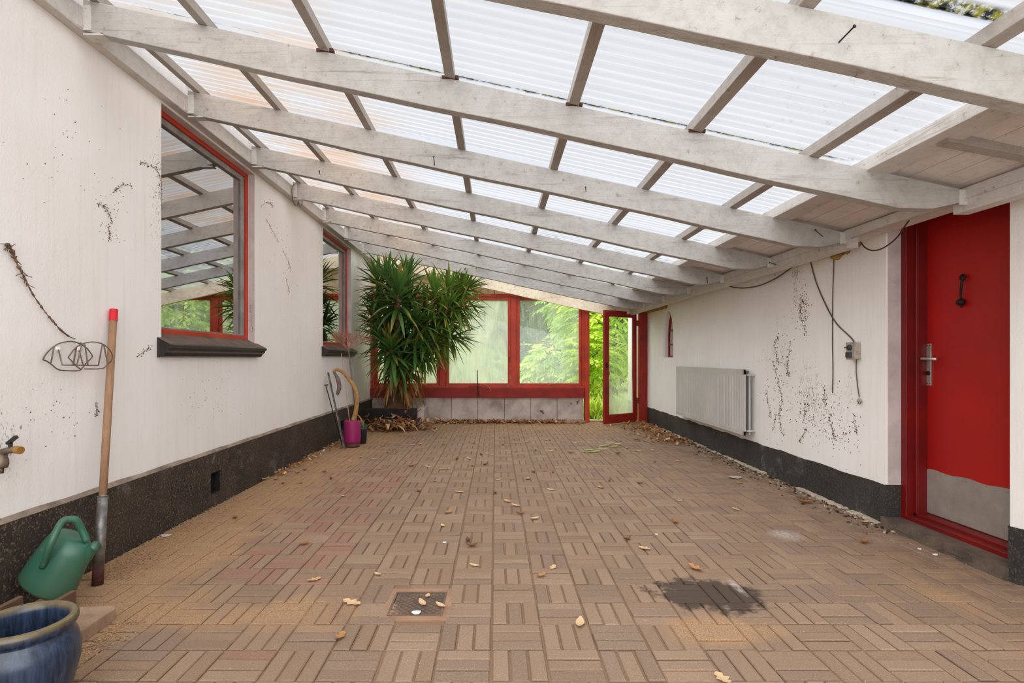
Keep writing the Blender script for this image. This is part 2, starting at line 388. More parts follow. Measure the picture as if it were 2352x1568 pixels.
# ================================================================ SETTING
# ---- paving: basket weave of three bricks to a square block
BS, GX, GY = .228, -.02, 2.81
fl = MB()
fl.cc = (lin(140), lin(110), lin(84), 1)
fl.add([(-2.7, -2.5, -.009), (3.15, -2.5, -.009), (3.15, 10.95, -.009), (-2.7, 10.95, -.009)], [(0, 1, 2, 3)])
drain = (-.545, -.245, 2.64, 2.96)
def brick(x0, x1, y0, y1):
    g = U_(.0028, .0048)
    cx, cy = (x0 + x1) / 2, (y0 + y1) / 2
    red = 0
    if cx < -1.0: red = .12
    if -1.95 < cx < -1.0 and 3.1 < cy < 6.2: red = .55
    if R() < red: b = U_(-5, 5); c = (152 + b, 115 + b, 97 + b)
    else:
        k = R()
        if k < .24: b = U_(-5, 4); c = (141 + b, 118 + b, 99 + b)
        else:
            b = U_(-7, 7); c = (151 + b, 125 + b, 102 + b)
    fl.cc = (lin(c[0]), lin(c[1]), lin(c[2]), 1)
    x0 += g; x1 -= g; y0 += g; y1 -= g
    dz = U_(-.003, .0015); tx, ty = U_(-.008, .008), U_(-.008, .008); e = .0045
    def z(x, y): return dz + (x - cx) * tx + (y - cy) * ty
    vs = [(x, y, z(x, y)) for x, y in ((x0 + e, y0 + e), (x1 - e, y0 + e), (x1 - e, y1 - e), (x0 + e, y1 - e))]
    vs += [(x, y, z(x, y) - .005) for x, y in ((x0, y0), (x1, y0), (x1, y1), (x0, y1))]
    vs += [(x, y, -.014) for x, y in ((x0, y0), (x1, y0), (x1, y1), (x0, y1))]
    fs = [(0, 1, 2, 3)]
    for i in range(4):
        j = (i + 1) % 4; fs += [(4 + i, 4 + j, j, i), (8 + i, 8 + j, 4 + j, 4 + i)]
    o_ = len(fl.v); fl.add(vs, fs)
    kd = U_(.6, 1.15)
    for q in range(4, 12): fl.c[o_ + q] = tuple(v * kd for v in fl.cc[:3]) + (1,)
for i in range(-11, 14):
    for j in range(-5, 36):
        bx, by = GX + i * BS + U_(-.002, .002), GY + j * BS + U_(-.002, .002)
        for k in range(3):
            if (i + j) % 2 == 0: r = (bx, bx + BS, by + k * BS / 3, by + (k + 1) * BS / 3)
            else: r = (bx + k * BS / 3, bx + (k + 1) * BS / 3, by, by + BS)
            mx, my = (r[0] + r[1]) / 2, (r[2] + r[3]) / 2
            if drain[0] - .03 < mx < drain[1] + .03 and drain[2] - .03 < my < drain[3] + .03: continue
            if mx < xl(my) + .05 or mx > xr(my) - .0 or my > 10.72: continue
            brick(*r)
struct(fl.build('floor', 'floor', origin=(0, 0, 0), recalc=False), 'brown brick paving laid in a basket weave', 'floor')
struct(MB().box(-30, 30, 10.86, 60, -.4, -.06).build('lawn', 'lawn', origin=(0, 20, -.06)), 'sunlit green lawn outside the end windows', 'lawn')

# ---- left wall with two window openings and two vents
W1, W2 = (3.94, 5.49, 1.428, 3.085), (7.69, 9.24, 1.445, 3.085)
def hole(W): return rect(W[0], W[1], W[2] - .09, W[3])
V1, V2 = (4.58, 4.76, .10, .285), (8.50, 8.68, .10, .27)
def fL(off): return lambda u, v, w: (xl(u) + off - w, u, v)
def fR(off): return lambda u, v, w: (xr(u) - off + w, u, v)
mb = MB().prism([(-1.8, -.15), (10.95, -.15), (10.95, 3.45), (-1.8, 3.45)], fL(0), 0, .32, [hole(W1), hole(W2), rect(*V1), rect(*V2)])
struct(mb.build('wall_left', 'plaster_left', origin=(-2.4, 5, 0)), 'white rendered wall with two windows', 'wall')
mb = MB().prism([(-1.8, -.15), (10.9, -.15), (10.9, .452), (-1.8, .452)], fL(.028), 0, .027, [rect(*V1), rect(*V2)])
struct(mb.build('baseboard_left', 'plinth_left', origin=(-2.37, 5, 0)), 'black tarred plinth along the left wall', 'plinth')
mb = MB()
for i in range(60):
    d0, d1 = -1.8 + 12.7 * i / 60, -1.8 + 12.7 * (i + 1) / 60
    j0 = .004 * math.sin(i * 2.1); j1 = .004 * math.sin((i + 1) * 2.1)
    mb.add([(xl(d0) + .028, d0, .452), (xl(d1) + .028, d1, .452), (xl(d1) + .002, d1, .474 + j1), (xl(d0) + .002, d0, .474 + j0)], [(0, 1, 2, 3)])

struct(mb.build('trim_6', 'plinth_cap', origin=(-2.37, 5, .45)), 'tan weathered slope on top of the left plinth', 'plinth')
for nm, V in (('trim_1', V1), ('trim_2', V2)):       # black boxes painting the shade inside the vent holes
    q = xl((V[0] + V[1]) / 2); b = MB().prism(rect(V[0], V[1], V[2], V[3]), lambda u, v, w: (q + w, u, v), -.31, .012, [rect(V[0] + .008, V[1] - .008, V[2] + .008, V[3] - .008)]).box(q - .33, q - .31, V[0], V[1], V[2], V[3])
    struct(b.build(nm, 'black'), 'black lining painting the shade inside a vent hole in the black plinth', 'vent')

# rooms behind the left windows
mb = MB()
for a in (mb.box(-6, -2.72, -1.5, -1.4, 0, 3.3), mb.box(-6, -5.9, -1.5, 10.8, 0, 3.3), mb.box(-6, -2.72, 10.7, 10.8, 0, 3.3), mb.box(-6, -2.72, -1.5, 10.8, -.1, 0), mb.box(-6, -2.72, -1.5, 10.8, 3.3, 3.4)): pass
struct(mb.build('wall_house', 'room'), 'dim room behind the left windows', 'room')
def side_window(n, W, label, near, curtain):
    d0, d1, z0, z1 = W
    root = thing('window_%d' % n, (xl((d0 + d1) / 2) - .1, (d0 + d1) / 2, z0), label, 'window', kind='structure')
    fr = lambda u, v, w: (xl(u) - .065 - w, u, v)
    e = .04
    MB().prism(rect(d0, d1, z0, z1), fr, 0, .09, [rect(d0 + e, d1 - e, z0 + e, z1 - e)]).build('frame', 'red', root, bevel=.006)
    e2 = e + .05
    MB().prism(rect(d0 + e, d1 - e, z0 + e, z1 - e), fr, .02, .075, [rect(d0 + e2, d1 - e2, z0 + e + .012, z1 - e2)]).build('sash', 'sash', root, bevel=.006)
    MB().prism(rect(d0 + e2 - .01, d1 - e2 + .01, z0 + e, z1 - e2 + .01), fr, .042, .048).build('pane', 'glass_side', root)
    g_ = .004                                           # thin pinkish lining over the reveals, darker than the wall
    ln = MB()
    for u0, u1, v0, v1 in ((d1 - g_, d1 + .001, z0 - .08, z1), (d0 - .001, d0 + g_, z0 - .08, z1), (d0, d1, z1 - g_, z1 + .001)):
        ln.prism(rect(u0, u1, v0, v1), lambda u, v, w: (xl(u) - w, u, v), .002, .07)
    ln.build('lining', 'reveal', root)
    # moulded sill
    prof = [(-.07, z0 + .005), (.085, z0 - .075), (.10, z0 - .085), (.10, z0 - .10), (.085, z0 - .108), (.082, z0 - .125), (.06, z0 - .14), (.045, z0 - .165), (.012, z0 - .172), (-.07, z0 - .172)]
    s = MB(); a, b = d0 - .05, d1 + .05
    m = len(prof)
    s.add([(xl(a) + o, a + (.0 if o > 0 else 0), z) for o, z in prof] + [(xl(b) + o, b, z) for o, z in prof],
          [(i, (i + 1) % m, m + (i + 1) % m, m + i) for i in range(1, m)] + [tuple(range(m)), tuple(range(m, 2 * m))])
    sl = s.build('sill', 'black', root)
    t = MB(); t.add([(xl(a) - .07, a, z0 + .006), (xl(b) - .07, b, z0 + .006), (xl(b) + .085, b, z0 - .074), (xl(a) + .085, a, z0 - .074), (xl(a) - .07, a, z0), (xl(b) - .07, b, z0), (xl(b) + .085, b, z0 - .078), (xl(a) + .085, a, z0 - .078)],
          [(0, 1, 2, 3), (4, 7, 6, 5), (0, 4, 5, 1), (3, 2, 6, 7), (0, 3, 7, 4), (1, 5, 6, 2)])
    t.build('sill_top', 'sill_top', sl)
    # curtain hanging inside
    c0, c1 = curtain
    c = MB(); k = 40
    vs = []
    for i in range(k + 1):
        d = c0 + (c1 - c0) * i / k; o = .03 * math.sin(i * 1.9)
        vs += [(xl(d) - .42 + o, d, z0 - .2), (xl(d) - .42 + o, d, z1)]
    c.add(vs, [(2 * i, 2 * i + 2, 2 * i + 3, 2 * i + 1) for i in range(k)])
    c.build('curtain', 'curtain', root, smooth=True, recalc=False)
side_window(1, W1, 'large red framed window reflecting the white rafters', True, (5.25, 5.9))
side_window(2, W2, 'smaller red framed window beside the yucca', False, (8.6, 9.6))

# ---- right wall with the red door's opening and a pointed window
DO = (3.10, 4.095, -.15, 2.42)
ac, ah, az0, az1, az2 = 9.39, .275, 1.262, 1.60, 2.05
def arch(c, h, z0, z1, z2, n=10):
    pts = [(c - h, z0), (c + h, z0)]
    for i in range(n + 1):
        t = i / n; pts.append((c + h * math.cos(t * PI / 2 * .93) * (1 - .06 * t) if i < n else c, z1 + (z2 - z1) * math.sin(t * PI / 2)))
    for i in range(n - 1, -1, -1):
        t = i / n; pts.append((c - h * math.cos(t * PI / 2 * .93) * (1 - .06 * t), z1 + (z2 - z1) * math.sin(t * PI / 2)))
    return pts
mb = MB().prism([(-1.8, -.15), (DO[0], -.15), (DO[0], DO[3]), (DO[1], DO[3]), (DO[1], -.15), (12.3, -.15), (12.3, 2.7), (-1.8, 2.7)], fR(0), 0, .32, [arch(ac, ah, az0, az1, az2)])
struct(mb.build('wall_right', 'plaster_right', origin=(2.93, 5, 0)), 'white rendered wall with a red door', 'wall')
for k, (a, b) in enumerate(((-1.8, DO[0]), (DO[1], 12.3))):
    mb = MB(); n = 60; vs = []
    for i in range(n + 1):
        d = a + (b - a) * i / n; z = .30 + .005 * math.sin(i * 1.3) + .004 * math.sin(i * 3.1)
        vs += [(xr(d) - .007, d, -.1), (xr(d) - .007, d, z), (xr(d) + .02, d, z)]
    fs = []
    for i in range(n): fs += [(3 * i, 3 * i + 3, 3 * i + 4, 3 * i + 1), (3 * i + 1, 3 * i + 4, 3 * i + 5, 3 * i + 2)]
    mb.add(vs, fs)
    e = b if k == 0 else a; s = 1 if k == 0 else -1
    mb.box(xr(e) - .007, xr(e) + .13, min(e, e + .006 * s), max(e, e + .006 * s), -.1, .305)
    struct(mb.build('baseboard_right' + ('_near' if k == 0 else ''), 'plinth_right', origin=(2.9, (a + b) / 2, 0)),
           'black painted plinth ' + ('on the near side of the red door' if k == 0 else 'below the radiator along the right wall'), 'plinth')
mb = MB()
mb.box(3.3, 3.34, 10.33, 11.6, .5, 2.6)
struct(mb.build('wall_behind_arch', 'room'), 'grey backing behind the pointed window', 'wall')
wr = thing('window_3', (xr(ac) + .1, ac, az0), 'small pointed arch window with red glazing bars', 'window', kind='structure')
fa = lambda u, v, w: (xr(u) + .085 + w, u, v)
MB().prism(arch(ac, ah, az0, az1, az2), fa, 0, .04, [arch(ac, ah - .024, az0 + .03, az1, az2 - .05)]).build('frame', 'red_dark', wr)
bars = MB()
bars.prism(rect(ac - .010, ac + .010, az0, az2 - .05), fa, .003, .035)
for z in (1.485, 1.73): bars.prism(rect(ac - ah + .01, ac + ah - .01, z - .014, z + .014), fa, .003, .034)
for s_ in (-1, 1):
    q = [fa(ac + s_ * (.125 + .11 * math.cos(t)), 1.745 + .13 * math.sin(t), .018) for t in [PI * i / 10 for i in range(11)]]
    bars.tube(q, .011, 6)
bars.build('glazing_bars', 'red_dark', wr)
MB().prism(arch(ac, ah - .02, az0 + .02, az1, az2 - .04), fa, .016, .02).build('pane', 'glass_side', wr)

# ---- red door
d1 = thing('door_1', (3.1, 3.6, 0), 'red door with a steel kick plate in the right wall', 'door', kind='structure')
XF, XD = 3.02, 3.155
j = MB()
j.box(XF, XD + .06, DO[1] - .055, DO[1] + .0, .065, DO[3]); j.box(XF + .055, XD + .05, DO[1] - .085, DO[1] - .05, .065, DO[3])
j.box(XF, XD + .06, DO[0], DO[0] + .055, .065, DO[3]); j.box(XF + .055, XD + .05, DO[0] + .05, DO[0] + .085, .065, DO[3])
j.box(XF, XD + .06, DO[0], DO[1], DO[3] - .06, DO[3])
j.build('frame', 'jamb_red', d1, bevel=.005)
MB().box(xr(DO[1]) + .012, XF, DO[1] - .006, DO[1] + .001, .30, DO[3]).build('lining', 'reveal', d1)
th = MB(); th.box(XF - .005, XF + .06, DO[0], DO[1], .055, .098); th.box(XF + .055, XD + .02, DO[0], DO[1], .055, .118)
th.build('threshold', 'jamb_red', d1, bevel=.006)
lf = MB().box(XD, XD + .045, DO[0] + .06, DO[1] - .06, .12, DO[3] - .05).build('leaf', 'door_red', d1, bevel=.004)
kp = MB(); n = 24; ya, yb = DO[0] + .063, DO[1] - .066
kp.prism([(ya, .125)] + [(yb, .125)] + [(yb + (ya - yb) * i / n, .44 + .006 * math.sin(i * .8) - (.012 if i == 0 else 0)) for i in range(n + 1)], lambda u, v, w: (XD - .003 + w, u, v), 0, .004)
for i in range(6):
    y = yb - .05 - i * .15; kp.obox((XD - .004, y, .425), (.002, 0, 0), (0, .004, 0), (0, 0, .004))
kp.build('kick_plate', 'steel', lf)
yh = PF(2133, 1175, .115).y
yh = DO[1] - .06 - .045
pl = MB().box(XD - .008, XD, yh - .021, yh + .021, 1.05, 1.355)
for z in (1.065, 1.34): 
    pass
plo = pl.build('handle_plate', 'chrome', lf, bevel=.003)
sc = MB()
for z in (1.064, 1.341):
    for y in (yh - .013, yh + .013): sc.obox((XD - .009, y, z), (.0015, 0, 0), (0, .0035, 0), (0, 0, .0035))
sc.lathe([(.016, 0), (.016, .008), (.009, .009), (.0, .009)], (XD - .008, yh, 1.14), 16, Matrix.Rotation(-PI / 2, 3, 'Y'))
sc.build('keyhole', 'iron', lf)
zz = 1.245
lv = MB().tube(spline([(XD - .005, yh, zz), (XD - .05, yh, zz), (XD - .062, yh - .012, zz), (XD - .064, yh - .06, zz), (XD - .062, yh - .10, zz - .001), (XD - .045, yh - .118, zz - .002)], 5), .0115, 10)
lv.lathe([(.017, 0), (.017, .01), (.013, .012)], (XD - .008, yh, zz), 14, Matrix.Rotation(-PI / 2, 3, 'Y'))
lv.build('lever', 'chrome', lf, smooth=True)
yk, zk = 3.665, 1.79
def PD(px, py): d = F * (XD - .02) / (px - CX); return P(px, py, d)
k0, k1 = PD(2211, 637), PD(2207, 694)
kn = thing('door_knocker', (XD, k0.y, k1.z), 'dark iron bar knocker with a round ball on red door', 'knocker')
rg = [k0 + Vector((0, .018 * math.cos(t), .018 * math.sin(t))) for t in [2 * PI * i / 14 for i in range(15)]]
MB().tube(rg, .006, 8).tube([k0 + Vector((.022, 0, .006)), k0 + Vector((-.012, 0, .006))], .006, 8).build('ring', 'iron', kn, smooth=True)
MB().tube(spline([k0 - Vector((0, 0, .012)), (k0 + k1) / 2 + Vector((-.006, .0, 0)), k1 + Vector((0, 0, .02))], 5), [.008] * 3 + [.0065] * 7 + [.008], 8).build('rod', 'iron', kn, smooth=True)
MB().lathe([(.003, -.036), (.006, -.034), (.007, -.028), (.004, -.025), (.017, -.018), (.026, -.006), (.027, .004), (.02, .016), (.009, .022), (.001, .023)], k1, 20).build('ball', 'iron', kn, smooth=True)
# worn step
mb = MB(); n = 14
for i in range(n):
    a, b = DO[0] - .0 + (DO[1] + .02 - DO[0]) * i / n, DO[0] + (DO[1] + .02 - DO[0]) * (i + 1) / n
    mb.box(xr(a) - .022 + .004 * math.sin(i * 2.3), 3.06, a, b, .012, .066); 
    mb.box(xr(a) - .045 + .008 * math.sin(i * 1.7), 3.06, a, b, -.05, .012 + .004 * math.sin(i))
tag(mb.build('doorstep', 'step'), 'low black worn doorstep below the red door', 'step')

# ---- end wall: concrete blocks, red rail, casements, planks
DE = 10.7; K = DE / F
def ex(px): return (px - CX) * K
def ez(py): return H - (py - CY) * K
mb = MB(); xa = ex(1340)
while xa > -2.46:
    mb.box(max(xa - .5155 + .006, -2.46), xa, DE, DE + .14, -.1, .478); xa -= .5155
struct(mb.build('wall_end', 'concrete_wall', bevel=.006), 'low pale concrete block wall below the red casements', 'wall')
struct(MB().box(-2.46, ex(1340), DE + .02, DE + .13, -.1, .47).build('wall_end_core', 'soil'), 'dark joints of the block wall', 'wall')
struct(MB().box(-2.45, ex(1342), DE - .05, DE + .1, .478, .664).build('trim_3', 'red_dark', bevel=.006), 'wide dark red rail board above the concrete blocks', 'rail')
fr = MB()
pans = [(-2.31, -1.159), (-.921, .2335), (.4654, 1.622)]
pz0, pz1 = .757, 2.379
fr.box(-2.45, 1.83, DE + .0, DE + .11, 2.447, 2.503)
fr.box(-2.45, 1.74, DE + .0, DE + .11, .664, .70)
st = .058
fr.box(-2.45, pans[0][0] - st, DE, DE + .11, .70, 2.447)
for a, b in ((pans[0][1] + st, pans[1][0] - st), (pans[1][1] + st, pans[2][0] - st)): fr.box(a, b, DE, DE + .11, .70, 2.447)
fr.box(pans[2][1] + st, 1.74, DE, DE + .11, .70, 2.447)
struct(fr.build('trim_4', 'red', bevel=.005), 'red posts and head rail around the end casements', 'frame')
struct(MB().box(ex(1343), ex(1353.5), DE - .03, DE + .12, 0, 2.30).build('trim_5', 'red', bevel=.005), 'red door post between the casement and open glass door', 'post')
for i, ((a, b), gm, lb) in enumerate(zip(pans, ('glass_mid', 'glass_mid', 'glass_right'), ('red casement window mostly hidden behind the yucca', 'red casement with a milky dirty pane and iron stay', 'red casement beside the open glass door'))):
    w = thing('window_%d' % (i + 4), ((a + b) / 2, DE + .05, pz0 - .06), lb, 'window', kind='structure')
    f2 = lambda u, v, w_: (u, DE + .012 + w_, v)
    MB().prism(rect(a - st + .004, b + st - .004, pz0 - .053, pz1 + .062), f2, 0, .06, [rect(a, b, pz0, pz1)]).build('sash', 'red', w, bevel=.005)
    MB().prism(rect(a - .01, b + .01, pz0 - .01, pz1 + .01), f2, .03, .034).build('pane', gm, w)
    cx_ = b + .03 if i < 2 else b + .04
    cat = MB()
    cat.box(cx_ - .016, cx_ + .016, DE - .004, DE + .012, 1.18, 1.27); cat.tube([(cx_, DE, 1.22), (cx_, DE - .03, 1.22), (cx_, DE - .035, 1.17)], .007, 8)
    cat.build('catch', 'red_dark', w)
    if i == 1:
        s0, s1 = P(1096, 851, DE - .07), P(1098.5, 911, DE - .065)
        sy = MB().tube([s0, (s0 + s1) / 2, s1], .008, 8)
        sy.obox(s0, (.016, 0, 0), (0, .01, 0), (0, 0, .006)); MB().box(ex(1077), ex(1106), DE - .07, DE - .048, ez(893), ez(886)).build('stay_plate', 'red_dark', w)
        sy.obox(P(1097.5, 889, DE - .065), (.018, 0, 0), (0, .012, 0), (0, 0, .02))
        sy.build('casement_stay', 'iron', w)
gb = MB(); x = -2.45; kx = 0
while x < 1.3:
    x2 = x + .135; g = .004
    t0, t1 = min(zt(x + g), 3.4), min(zt(x2 - g), 3.4)
    if t0 > 2.52:
        t1 = max(t1, 2.505)
        y0 = DE + .02 + (.006 if kx % 2 else 0)
        gb.add([(x + g, y0, 2.503), (x2 - g, y0, 2.503), (x2 - g, y0, t1), (x + g, y0, t0), (x + g, y0 + .03, 2.503), (x2 - g, y0 + .03, 2.503), (x2 - g, y0 + .03, t1), (x + g, y0 + .03, t0)],
               [(0, 1, 2, 3), (4, 7, 6, 5), (0, 4, 5, 1), (1, 5, 6, 2), (2, 6, 7, 3), (3, 7, 4, 0)])
    x = x2; kx += 1
struct(gb.build('wall_gable', 'plank'), 'cream vertical boards above the end windows', 'wall')
# ---- open glass door and its frame
d2 = thing('door_2', (2.75, 10.75, 0), 'red framed glass door standing ajar at the far end', 'door', kind='structure')
xh = ex(1463.5)
f = MB(); f.box(ex(1467.5), xr(10.7) - .004, DE - .02, DE + .12, 0, 2.30); f.box(ex(1353.5), xr(10.7) - .01, DE + .03, DE + .12, 2.175, 2.30)
f.build('frame', 'red_dark', d2, bevel=.005)
MB().box(ex(1353.5), ex(1467.5), DE, DE + .14, -.03, .025).build('threshold', 'slab', d2)
ph, pf = Vector((xh, 10.72, 0)), Vector((2.02, 10.19, 0))
dv = (pf - ph); Lw = dv.length; du = dv / Lw; nv = Vector((du.y, -du.x, 0)); nv = nv if nv.y < 0 else -nv
fd = lambda u, v, w: tuple(ph + du * u + nv * (-w) + Vector((0, 0, v)))
z0, z1 = .018, 2.145
lf2 = MB().prism(rect(0, Lw, z0, z1), fd, 0, .045, [rect(.10, Lw - .125, z0 + .17, z1 - .115)]).build('leaf', 'red_dark', d2, bevel=.005)
MB().prism(rect(.09, Lw - .115, z0 + .16, z1 - .105), fd, .02, .024).build('pane', 'glass_door', lf2)
hd = MB()
c = ph + du * (Lw - .055) + Vector((0, 0, 1.115))
hd.tube(spline([c + nv * .0, c + nv * .045, c + nv * .055 - du * -.01, c + nv * .055 + du * -.0 + du * .11], 4), .009, 8)
hd.obox(c + nv * .004, du * .018, nv * .005, (0, 0, .045)); 
hd.build('latch', 'iron', lf2, smooth=False)
c2 = c + Vector((0, 0, -.115)) - du * .02
ky = MB().tube([c2, c2 + nv * .05], .005, 6); ky.obox(c2 + nv * .05 + Vector((0, 0, -.03)), du * .004, nv * .003, (0, 0, .035)); ky.build('key', 'wire', lf2)
hg = MB()
for z in (.42, 1.93): hg.obox(ph + Vector((.01, -.005, z)), (.02, 0, 0), (0, .012, 0), (0, 0, .055))
hg.build('hinge', 'red_dark', lf2)

# ================================================================ ROOF TIMBER
YR = [2.0, 3.10, 4.155, 5.24, 6.31, 7.38, 8.45, 9.52, 10.55]
ordn = ['first', 'second', 'third', 'fourth', 'fifth', 'sixth', 'seventh', 'eighth', 'ninth']
def xled(d): return 2.70 - .011 * d
lg = MB().box(-2.47, -2.335, -1.8, 10.69, 3.10, 3.232)
tag(lg.build('wall_plate', 'ledger', bevel=.006), 'long white wall plate carrying the rafters on the left wall', 'beam')
lg = MB(); ycuts = [-1.8, 3.17, 4.10, 10.69]
for a, b, z0 in ((-1.8, 3.20, 2.084), (3.20, 4.15, 2.165), (4.15, 10.69, 2.084)):
    o = [(xled(a), a, z0), (xled(a) + .09, a, z0), (xled(b) + .09, b, z0), (xled(b), b, z0)]
    lg.add(o + [(x, y, 2.19) for x, y, z in o], [(0, 1, 2, 3), (4, 7, 6, 5), (0, 4, 5, 1), (1, 5, 6, 2), (2, 6, 7, 3), (3, 7, 4, 0)])
    o = [(xled(a) - .012, a, 2.15), (xled(a) + .03, a, 2.15), (xled(b) + .03, b, 2.15), (xled(b) - .012, b, 2.15)]
    lg.add(o + [(x, y, 2.215) for x, y, z in o], [(0, 1, 2, 3), (4, 7, 6, 5), (0, 4, 5, 1), (1, 5, 6, 2), (2, 6, 7, 3), (3, 7, 4, 0)])
tag(lg.build('wall_plate', 'ledger', bevel=.004), 'long white wall plate along the top of the right wall', 'beam')
for k, y in enumerate(YR):
    dz = -.05 if k == 8 else 0
    n = 26; xe = xled(y) - .004
    rng = random.Random(k)
    ph_ = rng.random() * 6
    low = []
    for i in range(n + 1):
        x = -2.335 + (xe + 2.335) * i / n
        z = zb(x) + .004 * math.sin(x * 2.3 + ph_) + .002 * math.sin(x * 7 + ph_)
        if x > 2.28: z += .115 * ((x - 2.28) / (xe - 2.28)) ** 1.7
        low.append((x, z + dz))
    top = [(xe, zt(xe)), (-2.335, zt(-2.335))]
    mb = MB().prism(low + top, lambda u, v, w: (u, y + w, v), 0, .07)
    nm = ['nearest rafter, crossing the upper right corner of the roof'] + ['white rafter, %s from the camera, spanning wall to wall' % o for o in ordn[1:8]] + ['cream end rafter just in front of the red casements']
    r = thing('rafter', (0, y, zb(0)), nm[k] if k else 'white ' + nm[0], 'rafter', 'rafters carrying the clear roof')
    bmo = mb.build('beam', 'rafter_cream' if k == 8 else 'rafter', r, bevel=.004)
    if k < 8:
        h = MB()
        h.box(-2.333, -2.285, y - .004, y, zb(-2.3) + .01, zb(-2.3) + .15); h.box(-2.333, -2.22, y, y + .07, zb(-2.28) - .012, zb(-2.3) - .006); h.box(-2.337, -2.331, y - .045, y, 3.11, 3.228)
        h.build('joist_hanger', 'ledger', r)
        h = MB(); q = xled(y)
        h.box(q - .05, q - .002, y - .004, y, 2.115, 2.20); h.box(q - .004, q + .0, y - .05, y, 2.10, 2.205)
        h.build('joist_hanger', 'ledger', r)
BX = [-2.27, -1.658, -.969, -.261, .44, 1.134, 1.80]
for i, x in enumerate(BX):
    mb = MB(); w = .028
    mb.add([(x + s * w, yy, zt(x + s * w) + h) for yy in (-1.8, 10.72) for s, h in ((-1, .001), (1, .001), (1, .06), (-1, .06))],
           [(0, 1, 2, 3), (4, 7, 6, 5), (0, 4, 5, 1), (1, 5, 6, 2), (2, 6, 7, 3), (3, 7, 4, 0)])
    tag(mb.build('roof_batten', 'batten', bevel=.003), ('grey batten under the roof sheets, tight against the left wall' if i == 0 else 'grey batten running along the roof, %s out from the left wall' % ordn[i]), 'batten', 'battens under the clear roof')
# packing blocks under battens on the second rafter
for i, x in enumerate(BX[2:6]):
    mb = MB().box(x - .045, x + .05, 3.095, 3.13, zt(x) - .004, zt(x) + .014)
    tag(mb.build('packing_block', 'rust'), 'brown packing strip on the second rafter, below the %s batten' % ordn[i + 2], 'packing', 'packing strips on the second rafter')
# edge board and soffit on the low side
mb = MB(); x0, x1 = 2.094, 2.235
mb.add([(x, yy, zt(x) + h) for yy in (-1.8, 10.72) for x, h in ((x0, -.012), (x1, .001), (x1, .062), (x0, .062))], [(0, 1, 2, 3), (4, 7, 6, 5), (0, 4, 5, 1), (1, 5, 6, 2), (2, 6, 7, 3), (3, 7, 4, 0)])
tag(mb.build('edge_board', 'ledger', bevel=.003), 'wide grey edge board where the clear roof meets the boarded eaves', 'board')
mb = MB(); nb = 5
for i in range(nb):
    a, b = 2.235 + (2.90 - 2.235) * i / nb + .003, 2.235 + (2.90 - 2.235) * (i + 1) / nb - .002
    mb.add([(x, yy, zt(x) + h) for yy in (-1.8, 10.72) for x, h in ((a, .028), (b, .028), (b, .048), (a, .048))], [(0, 1, 2, 3), (4, 7, 6, 5), (0, 4, 5, 1), (1, 5, 6, 2), (2, 6, 7, 3), (3, 7, 4, 0)])
mb.add([(x, yy, zt(x) + h) for yy in (-1.8, 10.9) for x, h in ((2.24, .049), (2.91, .049), (2.91, .07), (2.24, .07))], [(0, 1, 2, 3), (4, 7, 6, 5), (0, 4, 5, 1), (1, 5, 6, 2), (2, 6, 7, 3), (3, 7, 4, 0)])  # unseen backing added to stop light leaking between the boards
mb.box(2.86, 2.97, -1.8, 10.9, 2.215, 2.5)  # unseen box added above the boards to block light leaking onto the door
struct(mb.build('ceiling_eaves', 'soffit', origin=(2.5, 5, 2.2)), 'grey boarded eaves along the right side of the roof', 'soffit')
mb = MB().add([(x, yy, zt(x) + h) for yy in (2.62, 2.69) for x, h in ((2.16, -.02), (2.67, -.005), (2.67, .03), (2.16, .03))], [(0, 1, 2, 3), (4, 7, 6, 5), (0, 4, 5, 1), (1, 5, 6, 2), (2, 6, 7, 3), (3, 7, 4, 0)])
tag(mb.build('cross_batten', 'batten', bevel=.003), 'short white cross batten under the eaves between first and second rafters', 'batten')
# corrugated sheets
ys = [-1.75, .85] + [1.97, 3.21, 4.27, 5.35, 6.42, 7.49, 8.56, 10.95]
names = ['behind the camera', 'over the bay nearest the camera'] + ['over the %s bay of the roof from the camera' % ordn[i] for i in range(1, 7)] + ['over the farthest two bays']
for i in range(len(ys) - 1):
    a, b = ys[i] - .02, ys[i + 1] + .05
    n = int((b - a) / .076 * 8); vs = []; fs = []
    lift = .004 * (i % 2)
    for q in range(n + 1):
        y = a + (b - a) * q / n; w = .009 * math.sin(2 * PI * y / .076)
        for x in (-2.42, 2.17): vs.append((x, y, zt(x) + .073 + w + lift))
    for q in range(n): fs.append((2 * q, 2 * q + 1, 2 * q + 3, 2 * q + 2))
    o = MB().add(vs, fs).build('roof_sheet', 'sheet', smooth=True, recalc=False)
    tag(o, 'translucent white corrugated sheet ' + names[i], 'roof sheet', 'corrugated clear roof sheets')
# nails left in the rafters
def nail(a, b, r, label):
    d = (Vector(b) - Vector(a)).normalized()
    o = MB().tube([a, b], r, 6).tube([Vector(b), Vector(b) + d * .003], r * 2.1, 8).build('nail', 'iron')
    tag(o, label, 'nail', 'rusty nails in the rafters')
nail(P(1927, 97, 1.998), P(1962, 61, 1.93), .0032, 'long rusty nail sticking out of the nearest rafter')
nail(P(998, 380, 4.157), P(996, 360, 4.11), .003, 'rusty nail in the middle of the third rafter')
nail(P(1890, 543, 4.157), P(1873, 528, 4.10), .003, 'bent rusty nail near the right end of the third rafter')
nail(P(1790, 610, 5.2), P(1768, 603, 5.1), .0035, 'rusty spike at the right end of the fourth rafter')
nail(P(1625, 650, 6.31), P(1624, 638, 6.26), .004, 'rusty hook nail near the right end of the fifth rafter')
nail(P(1346, 440, 4.157), P(1345, 430, 4.11), .003, 'short rusty nail on the third rafter above the open glass door')
nail(P(735, 401, 5.242), P(734, 393, 5.19), .003, 'short rusty nail near the left end of the fourth rafter')

